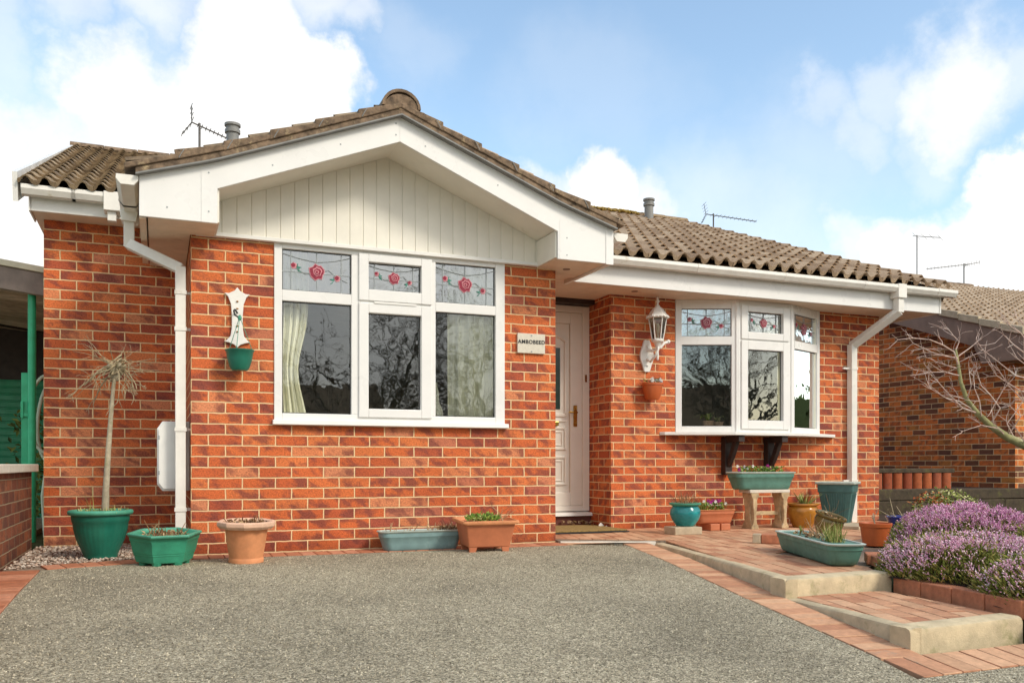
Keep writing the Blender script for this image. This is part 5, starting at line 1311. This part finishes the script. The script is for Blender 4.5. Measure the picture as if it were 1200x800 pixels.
tl = [
 [(1123, 428, 6.25), (1118, 412, 6.2), (1105, 404, 6.15), (1090, 398, 6.1), (1070, 396, 6.05), (1052, 398, 6.0)],
 [(1122, 420, 6.25), (1108, 417, 6.2), (1095, 414, 6.2), (1082, 408, 6.15), (1070, 402, 6.1)],
 [(1124, 432, 6.25), (1112, 429, 6.25), (1098, 424, 6.25), (1085, 418, 6.25)],
 [(1124, 440, 6.2), (1108, 436, 6.2), (1092, 436, 6.2), (1076, 434, 6.2)],
 [(1120, 410, 6.3), (1124, 400, 6.3), (1118, 394, 6.3), (1112, 386, 6.3)],
 [(1122, 418, 6.3), (1136, 408, 6.3), (1146, 400, 6.3), (1152, 392, 6.3)],
 [(1123, 425, 6.3), (1140, 416, 6.2), (1156, 412, 6.2)],
 [(1133, 468, 6.2), (1138, 452, 6.1), (1136, 438, 6.1), (1135, 424, 6.1)],
 [(1145, 484, 6.2), (1128, 478, 6.1), (1112, 462, 6.0), (1100, 448, 6.0), (1088, 436, 5.95)],
 [(1140, 480, 6.2), (1124, 470, 6.15), (1108, 466, 6.1), (1092, 456, 6.1)],
 [(1133, 468, 6.2), (1118, 464, 6.2), (1104, 463, 6.2), (1090, 452, 6.2)],
 [(1150, 488, 6.2), (1148, 470, 6.1), (1142, 455, 6.1), (1141, 440, 6.1)],
 [(1160, 498, 6.25), (1172, 478, 6.2), (1160, 462, 6.2), (1150, 452, 6.1), (1145, 436, 6.1)],
 [(1165, 500, 6.25), (1162, 480, 6.2), (1176, 456, 6.2), (1190, 440, 6.2)],
 [(1180, 512, 6.3), (1170, 502, 6.2), (1150, 498, 6.1), (1128, 505, 6.0)],
 [(1180, 512, 6.3), (1196, 488, 6.2), (1184, 476, 6.2), (1166, 470, 6.2)],
 [(1190, 516, 6.3), (1180, 496, 6.3), (1192, 480, 6.3), (1204, 462, 6.3)],
 [(1205, 524, 6.3), (1192, 504, 6.2), (1178, 492, 6.2)],
 [(1222, 420, 6.2), (1204, 416, 6.1), (1188, 404, 6.1), (1176, 392, 6.1), (1166, 402, 6.1)],
 [(1240, 460, 6.3), (1215, 446, 6.2), (1190, 440, 6.2), (1170, 424, 6.15), (1152, 410, 6.1), (1144, 398, 6.1)],
 [(1240, 460, 6.3), (1214, 462, 6.2), (1196, 458, 6.2), (1180, 448, 6.2), (1168, 440, 6.2), (1155, 420, 6.2)],
 [(1222, 420, 6.2), (1206, 404, 6.2), (1196, 390, 6.2), (1184, 382, 6.2), (1178, 372, 6.2)],
 [(1212, 390, 6.2), (1200, 380, 6.2), (1192, 370, 6.2)],
 [(1250, 500, 6.4), (1222, 486, 6.3), (1200, 470, 6.2), (1184, 454, 6.2), (1172, 436, 6.2), (1160, 424, 6.2)],
 [(1240, 460, 6.3), (1225, 440, 6.2), (1206, 430, 6.2), (1192, 420, 6.2), (1182, 402, 6.2)],
]
ends = []
for q in tl:
    P_ = twig(q, .0068 if len(q) > 4 else .005)
    for k in range(1, len(P_)):
        for _ in range(random.choice((1, 2, 2))):
            d = (P_[k]-P_[k-1]).normalized()+Vector((random.gauss(0, .5), random.gauss(0, .5), random.gauss(.1, .5)))
            limb(tw, P_[k], d, random.uniform(.05, .16), 0.0028, 1 if random.random() < .7 else 0, -.1, .7, 4, .6, 4, .0012, .15, (1, 2))
tw.build('twigs', M['pink_twig'], t, smooth=60)

# ------------------------------------------------------------------ right: sleeper wall, tile planter, neighbour
t = thing('sleeper_wall', 'mossy dark timber sleeper wall in front of the neighbouring gable', 'retaining wall', (7.2, 7.6, 0))
mb = MB(); mb.box(0, 2.4, 0, .12, .0, .20).box(2.405, 5.8, 0, .12, 0, .195); mb.build('lower_sleepers', M['sleeper'], t, bevel=.012)
mb = MB(); mb.box(0, 1.5, 0, .12, .203, .335).box(1.506, 5.8, 0.003, .12, .203, .325); mb.build('upper_sleepers', M['sleeper'], t, bevel=.012)
mb = MB(); mb.box(0, 6.0, 0, 8, -.1, .31); o = struct(mb.build('raised_ground', M['soil'])); o.location = (7.2, 7.721, 0)
o = MB().box(7.16, 8.35, 6.86, 6.93, -.05, .105).build('edging_board', M['sleeper'], bevel=.006); tag(o, 'low mossy edging board in front of the variegated shrub', 'board')
t = thing('tile_planter', 'row of upright terracotta tiles capped with mossy concrete by gable foot', 'planter', (7.65, 7.95, .31))
mb = MB()
for i in range(9):
    x = .07+i*.158; pts = [(x+math.cos(a)*.066, -.03-math.sin(a)*.045) for a in [PI*k/8 for k in range(9)]]; pts += [(x+math.cos(a)*.052, -.03-math.sin(a)*.031) for a in [PI*k/8 for k in range(8, -1, -1)]]
    mb.prism(pts, 'z', 0, .205)
mb.build('upright_tiles', mat_island('orange_clay_tile', [(0., (.3, .07, .03)), (.5, (.45, .12, .04)), (1., (.36, .1, .05))], .8, .3, 90, .4, ((.2, .08, .06), 9, .55)), t, smooth=40)
MB().box(0, 1.45, -.06, .12, .207, .262).build('cap', M['sleeper'], t, bevel=.01)
MB().box(0, 1.42, -.025, .11, 0, .206).build('core', M['sleeper'], t)

NB = thing('neighbouring_bungalow', 'neighbouring bungalow of mixed dark and orange brick with brown bargeboards', 'house', (0, 0, 0))
nx_, ny_ = 10.39, 8.08; NS = .36; nz0 = 2.28; ney = 7.72; nry = 13.5; nrz = nz0+(nry-ney)*NS
MB().box(nx_, nx_+.2, ny_, 18.6, 0, 2.3).prism([(ny_+.1, 2.3), (18.5, 2.3), (nry, nrz-.18)], 'x', nx_, nx_+.2).build('wall', M['brick_far'], NB)
MB().box(nx_+.2, nx_+9, ny_, ny_+.2, 0, 2.3).build('wall', M['brick_far'], NB)
M['tile_tan'] = mat_island('light_tan_roof_tile', [(0., (.42, .30, .195)), (.5, (.54, .40, .265)), (1., (.64, .49, .34))], .9, .5, 110, .3, ((.6, .5, .36), 30, .64))  # the neighbouring roof's own paler tan tile
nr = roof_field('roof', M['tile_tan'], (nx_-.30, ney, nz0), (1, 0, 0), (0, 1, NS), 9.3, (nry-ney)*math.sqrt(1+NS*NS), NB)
MB().prism([(ney+.05, nz0+.012), (nry, nrz-.006), (19, nz0), (19, nz0-.1), (nry, nrz-.12), (ney+.05, nz0-.07)], 'x', nx_-.27, nx_+9).build('roof_deck', M['tile_dark'], nr)
vm = MB()
for i in range(18):
    a = ney+.32*i; b_ = min(nry, a+.315); h0 = nz0+(a-ney)*NS; h1 = nz0+(b_-ney)*NS
    vm.prism([(a, h0-.03), (b_, h1-.045), (b_, h1+.045), (a, h0+.07)], 'x', nx_-.33, nx_-.26)
vm.build('verge_tiles', M['stone'], nr, bevel=.008)
ridge(nx_-.33, nx_+5.6, nry, nrz+.02, .12, M['verge'], nr)
MB().prism([(ney+.02, nz0-.03), (nry, nrz-.06), (nry, nrz-.28), (ney+.75, nz0-.08), (ney+.62, nz0-.33), (ney+.02, nz0-.33)], 'x', nx_-.285, nx_-.255).build('bargeboard', M['brown_fascia'], NB)
MB().prism([(ney+.6, nz0-.13), (nry, nrz-.25), (nry, nrz-.22), (ney+.6, nz0-.1)], 'x', nx_-.255, nx_-.001).box(nx_-.255, nx_+9, ney+.05, ny_-.002, nz0-.33, nz0-.315).build('soffit', M['brown_fascia'], NB)
MB().box(nx_-.255, nx_+9, ney+.03, ney+.05, nz0-.33, nz0-.05).build('fascia', M['brown_fascia'], NB)

# ------------------------------------------------------------------ left: garden wall, carport, garage
t = thing('garden_wall', 'low brick garden wall with pale concrete coping beside the driveway', 'wall', (0, 0, 0))
MB().box(-1.08, -.872, -3, 7.32, -1, .565).build('brickwork', M['brick_old'], t)
cp = MB(); y = -3.
while y < 7.4: cp.box(-1.12, -.835, y, min(y+.596, 7.4), .566, .622); y += .6
cp.build('coping', M['kerb_pale'], t, bevel=.006)
g = MB(); 
o = MB().box(-9, -1.08, 2, 16, -.3, -.008).build('neighbour_drive', M['asphalt']); struct(o)
C = thing('carport', 'timber-roofed carport on a bright green post left of the bungalow', 'carport', (0, 0, 0))
yf = 7.75
bm_ = MB(); bm_.prism([(-5, 2.66), (-.82, 2.12), (-.82, 1.945), (-5, 2.47)], 'y', yf, yf+.06); bm_.build('beam', M['grey_beam'], C, bevel=.006)
MB().prism([(-5, 2.71), (-.81, 2.17), (-.81, 2.122), (-5, 2.662)], 'y', yf-.02, yf+.1).build('roof_edge_strip', M['cream_strip'], C, bevel=.004)
cb = MB()
for i in range(34):
    a = yf+.065+i*.145; zoff = i*.003+random.uniform(-.004, .004)
    cb.prism([(-5, 2.42+zoff), (-.83, 2.03+zoff), (-.83, 2.05+zoff), (-5, 2.44+zoff)], 'y', a, a+.138)
cb.build('ceiling_boards', M['carport_board'], C)
MB().tube([(-.935, yf+.12, .0), (-.935, yf+.12, 2.04)], .03, 20).build('post', M['green_post'], C, smooth=60)
MB().tube([(-.95, yf+2.5, 1.97), (-1.6, yf+1.9, 1.99), (-2.4, yf+1.2, 2.12)], .012, 6).build('conduit', M['black'], C)
MB().box(-5, -.83, 12.9, 12.98, 1.75, 2.2).build('back_board', M['dark_wood'], C)
MB().box(-5, -.85, 12.6, 12.72, 1.62, 1.82).build('rear_beam', M['dark_wood'], C)
G = thing('garage_door', 'dark green horizontally ribbed garage door under the carport', 'garage door', (0, 0, 0))
gd = MB(); z = .0
while z < 1.60: gd.box(-5, -.84, 11.5, 11.53, z, z+.062).box(-5, -.84, 11.508, 11.53, z+.062, z+.08); z += .08
gd.build('ribbed_panel', M['green_garage'], G, bevel=.004)
MB().box(-5, -.84, 11.49, 11.56, 1.6, 2.2).build('frame', M['dark_wood'], G)
gt = thing('gate_post', 'slim green metal gate stile with latch behind the carport post', 'gate', (-.985, yf+.16, 0))
MB().box(-.028, .02, -.02, .02, 0, 1.35).build('stile', M['green_post'], gt, bevel=.003)
MB().box(-.02, .045, -.04, -.02, 1.0, 1.03).box(-.03, -.01, -.045, -.02, .99, 1.12).build('latch', M['green_post'], gt, bevel=.002)
hs = MB(); 
pts = [(-.83+.0*k, 8.0, .9) for k in range(1)]
loop = [(-.86-.16*math.sin(a)*1.0, 8.35+.04*math.cos(a), 1.05+.34*math.cos(a)) for a in [2*PI*k/30 for k in range(31)]]
hs.tube(loop, .014, 8)
loop2 = [(-.84-.12*math.sin(a), 8.42, 1.0+.36*math.cos(a+.2)) for a in [2*PI*k/30 for k in range(31)]]
hs.tube(loop2, .014, 8).tube([(-.87, 8.36, .72), (-.92, 8.4, .35), (-.90, 8.4, .0)], .014, 8).tube([(-.83, 8.36, .7), (-.86, 8.4, .3), (-.87, 8.4, .0)], .014, 8)
tag(hs.build('garden_hose', M['hose'], smooth=60), 'pale green hose coiled behind the bungalow left corner', 'hose')
t = thing('evergreen_shrub', 'dark green shrub behind the carport post by house corner', 'shrub', (-.98, 9.3, 0))
m = MB()
for i in range(500): m.leaf((random.gauss(0, .15), random.gauss(0, .15), random.uniform(.1, 1.1)), (random.gauss(0, 1), random.gauss(0, 1), random.gauss(0, 1)), (0, -1, 1), .08, .035)
m.build('foliage', M['leaf_dark'], t, normals=False); MB().tube([(0, 0, 0), (.02, 0, 1.0)], .02, 6).build('stem', M['far_bark'], t)

# ------------------------------------------------------------------ across the road (seen only as reflections in the panes)
def big_tree(x, y, h, label, seedv):
    random.seed(seedv); t = thing('street_tree', label, 'tree', (x, y, zg(y)-.05), group='bare trees across the road')
    m = MB(); m.tube([(0, 0, 0), (.05, 0, h*.18), (.0, .1, h*.32)], [.24, .19, .15], 10); m.build('trunk', M['far_bark'], t, smooth=60)
    m = MB()
    for k in range(7):
        a = 2*PI*k/7+random.uniform(-.3, .3); limb(m, (0, .1, h*random.uniform(.2, .33)), (math.cos(a)*.8, math.sin(a)*.8, random.uniform(.7, 1.5)), h*.36, .07, 4, -.12, .75, 5, .66, 5, .005, .14, (3, 4))
    m.build('crown', M['far_bark'], t, smooth=60)
    return t
big_tree(5.6, -11.5, 7.5, 'tall bare tree across the road opposite the gable window', 1)
big_tree(9.5, -13.0, 8.5, 'wide bare tree across the road between the gardens', 2)
big_tree(15.5, -9.5, 7.5, 'bare tree across the road opposite the bay window', 3)
big_tree(2.2, -15.0, 8.0, 'bare tree across the road opposite the front drive', 4)
big_tree(20.5, -13.5, 8.5, 'furthest right bare tree across the road', 8)
t = thing('hedge', 'dark clipped hedge along the far side of the road', 'hedge', (0, -15.5, -1.3)); m = MB(); random.seed(9)
for i in range(9000):
    m.leaf((random.uniform(-12, 34), random.uniform(-.5, .5), random.uniform(0, 2.2)+.15*math.sin(i)), (random.gauss(0, 1), random.gauss(0, 1), random.gauss(0, 1)), (random.gauss(0, 1), 1, 1), random.uniform(.12, .22), random.uniform(.08, .13))
m.build('foliage', M['hedge'], t, normals=False); MB().box(-12, 34, -.4, .4, 0, 2.05).build('core', M['hedge'], t)
t = thing('hedge', 'unseen evergreen hedge added far right for the bay pane reflection', 'hedge', (16.5, 3.5, -.2)); m = MB()  # out of view, added so the bay's right pane reflects less white sky
for i in range(2600):
    m.leaf((random.uniform(-.5, .5), random.uniform(-7, 4.4), random.uniform(0, 2.5)+.2*math.sin(i*.7)), (random.gauss(0, 1), random.gauss(0, 1), random.gauss(0, 1)), (-1, random.gauss(0, 1), 1), random.uniform(.12, .24), random.uniform(.08, .14))
m.build('foliage', M['leaf_dark'], t, normals=False); MB().box(-.35, .35, -7, 4.2, 0, 2.2).build('core', M['hedge'], t)
OH = thing('opposite_house', 'brick house with steep tiled gable across the road', 'house', (17.5, -22, -1.4))
MB().box(-5, 5, -4, 4, 0, 3.2).prism([(-5, 3.2), (5, 3.2), (0, 6.3)], 'y', -4, 4).build('wall', M['render'], OH)
MB().prism([(-5.4, 3.1), (0, 6.5), (5.4, 3.1), (5.4, 2.95), (0, 6.3), (-5.4, 2.95)], 'y', -4.3, 4.3).build('roof', M['tile_dark'], OH)
for x in (-2.5, 1): MB().box(x, x+1.5, 4.0, 4.04, 1.1, 2.3).build('window', M['upvc'], OH)
OH2 = thing('opposite_house', 'long low brick house across the road behind the hedge', 'house', (2.0, -24, -1.4))
MB().box(-6, 6, -4, 4, 0, 3.0).build('wall', M['render'], OH2); MB().prism([(-4.5, 2.9), (0, 5.4), (4.5, 2.9)], 'x', -6.3, 6.3).build('roof', M['tile_dark'], OH2)

# ------------------------------------------------------------------ sky, sun, camera
EL = 38.; saz = Vector((.52, -.80)).normalized()
world = bpy.data.worlds.new('World'); scene.world = world; world.use_nodes = True
nt = world.node_tree; n = nt.nodes; L = nt.links; bg = n['Background']; bg.inputs['Strength'].default_value = .15
sky = n.new('ShaderNodeTexSky'); sky.sky_type = 'NISHITA'; sky.sun_disc = False; sky.sun_elevation = R(EL); sky.sun_rotation = math.atan2(saz.x, saz.y)
sky.air_density = 1.0; sky.dust_density = 1.2; sky.ozone_density = 2.0
tc = n.new('ShaderNodeTexCoord')
nz = n.new('ShaderNodeTexNoise'); nz.inputs['Scale'].default_value = 2.6; nz.inputs['Detail'].default_value = 9; nz.inputs['Roughness'].default_value = .58; L.new(tc.outputs['Generated'], nz.inputs['Vector'])
def wm(op, a, b_=0., c=0.):
    q = n.new('ShaderNodeMath'); q.operation = op
    for i, v in enumerate((a, b_, c)):
        if isinstance(v, (int, float)): q.inputs[i].default_value = v
        else: L.new(v, q.inputs[i])
    return q.outputs[0]
def skydir(px, py):
    u = (px-600)/1020; return Vector((.3762+u*.9265, .9265-u*.3762, (544-py)/1020)).normalized()
# direction warped a little by noise so that cloud edges are ragged
sub = n.new('ShaderNodeVectorMath'); sub.operation = 'SUBTRACT'; L.new(nz.outputs['Color'], sub.inputs[0]); sub.inputs[1].default_value = (.5, .5, .5)
scn = n.new('ShaderNodeVectorMath'); scn.operation = 'SCALE'; scn.inputs['Scale'].default_value = .20; L.new(sub.outputs[0], scn.inputs[0])
nz2 = n.new('ShaderNodeTexNoise'); nz2.inputs['Scale'].default_value = 9.; nz2.inputs['Detail'].default_value = 8; nz2.inputs['Roughness'].default_value = .6; L.new(tc.outputs['Generated'], nz2.inputs['Vector'])
sub2 = n.new('ShaderNodeVectorMath'); sub2.operation = 'SUBTRACT'; L.new(nz2.outputs['Color'], sub2.inputs[0]); sub2.inputs[1].default_value = (.5, .5, .5)
sc2 = n.new('ShaderNodeVectorMath'); sc2.operation = 'SCALE'; sc2.inputs['Scale'].default_value = .15; L.new(sub2.outputs[0], sc2.inputs[0])
ad = n.new('ShaderNodeVectorMath'); ad.operation = 'ADD'; L.new(tc.outputs['Generated'], ad.inputs[0]); L.new(scn.outputs[0], ad.inputs[1])
ad2 = n.new('ShaderNodeVectorMath'); ad2.operation = 'ADD'; L.new(ad.outputs[0], ad2.inputs[0]); L.new(sc2.outputs[0], ad2.inputs[1])
CL = [(20, 275, 170, 1.), (170, 200, 130, 1.), (290, 110, 95, 1.), (370, 130, 62, 1.), (150, 310, 170, 1.), (60, 0, 55, .5), (170, -15, 60, .6), (270, -5, 55, .6), (360, -5, 60, .6), (430, 15, 42, .5), (-10, 60, 50, .4),
      (700, 240, 55, 1.), (645, 222, 46, .8), (755, 252, 44, .75), (1130, 80, 62, .75), (1050, 70, 45, .4), (1185, 60, 55, .45), (960, 100, 40, .35), (1000, 130, 45, .4), (1095, 140, 45, .3), (1200, 215, 62, 1.), (1075, 300, 78, .95), (1180, 300, 105, 1.), (1010, 270, 50, .6), (960, 320, 60, .6), (860, 300, 130, .35), (930, 200, 110, .22), (700, 120, 90, .12), (500, 60, 60, .15)]
tot = None
for (px, py, rad, amt) in CL:
    d = skydir(px, py); dt = n.new('ShaderNodeVectorMath'); dt.operation = 'DISTANCE'; L.new(ad2.outputs[0], dt.inputs[0]); dt.inputs[1].default_value = d
    u = (px-600)/1020; v = (544-py)/1020; ln = math.sqrt(1+u*u+v*v); rr = rad/1020/ln
    mr = n.new('ShaderNodeMapRange'); mr.interpolation_type = 'SMOOTHSTEP'; L.new(dt.outputs['Value'], mr.inputs['Value'])
    mr.inputs['From Min'].default_value = rr*(1.22 if amt > .9 else 1.5); mr.inputs['From Max'].default_value = rr*(.70 if amt > .9 else .45); mr.inputs['To Min'].default_value = 0.; mr.inputs['To Max'].default_value = amt
    tot = mr.outputs[0] if tot is None else wm('MAXIMUM', tot, mr.outputs[0])
# unseen clouds behind the camera, thickened to give soft warm fill light
sepw = n.new('ShaderNodeSeparateXYZ'); L.new(tc.outputs['Generated'], sepw.inputs[0])
back = n.new('ShaderNodeMapRange'); L.new(sepw.outputs[1], back.inputs['Value']); back.inputs['From Min'].default_value = .1; back.inputs['From Max'].default_value = -.3
nb = n.new('ShaderNodeMapRange'); L.new(nz.outputs['Fac'], nb.inputs['Value']); nb.inputs['From Min'].default_value = .38; nb.inputs['From Max'].default_value = .52
tot = wm('MAXIMUM', tot, wm('MULTIPLY', wm('MULTIPLY', back.outputs[0], nb.outputs[0]), .9))
cc = n.new('ShaderNodeValToRGB'); L.new(nz2.outputs['Fac'], cc.inputs['Fac'])
cc.color_ramp.elements[0].position = .3; cc.color_ramp.elements[0].color = (4.2, 4.3, 4.45, 1); cc.color_ramp.elements[1].position = .55; cc.color_ramp.elements[1].color = (5.3, 5.2, 5.05, 1)
skb = n.new('ShaderNodeVectorMath'); skb.operation = 'MULTIPLY'; L.new(sky.outputs[0], skb.inputs[0]); skb.inputs[1].default_value = (1.46, 1.40, 1.22)
mx = n.new('ShaderNodeMix'); mx.data_type = 'RGBA'; L.new(tot, mx.inputs['Factor']); L.new(skb.outputs[0], mx.inputs['A']); L.new(cc.outputs[0], mx.inputs['B'])
L.new(mx.outputs['Result'], bg.inputs['Color'])

sd = bpy.data.lights.new('sun', 'SUN'); sd.energy = 1.5; sd.angle = R(13); sd.color = (1., .93, .81)
so = bpy.data.objects.new('sun', sd); col.objects.link(so)
v = Vector((saz.x*math.cos(R(EL)), saz.y*math.cos(R(EL)), math.sin(R(EL)))); so.rotation_euler = (-v).to_track_quat('-Z', 'Y').to_euler(); so.location = v*50

cam = bpy.data.cameras.new('camera'); co = bpy.data.objects.new('camera', cam); col.objects.link(co); scene.camera = co
co.location = (0, 0, .619); co.rotation_euler = (R(90), 0, -R(22.1)); cam.sensor_width = 36; cam.lens = 36*1020/1200; cam.shift_y = 144/1200; cam.clip_start = .05; cam.clip_end = 2000
vs_ = scene.view_settings; vs_.view_transform = 'Standard'; vs_.look = 'None'; vs_.gamma = 1; vs_.exposure = .6; vs_.use_curve_mapping = False
scene.render.engine = 'CYCLES'; scene.cycles.transparent_max_bounces = 12; scene.cycles.max_bounces = 8
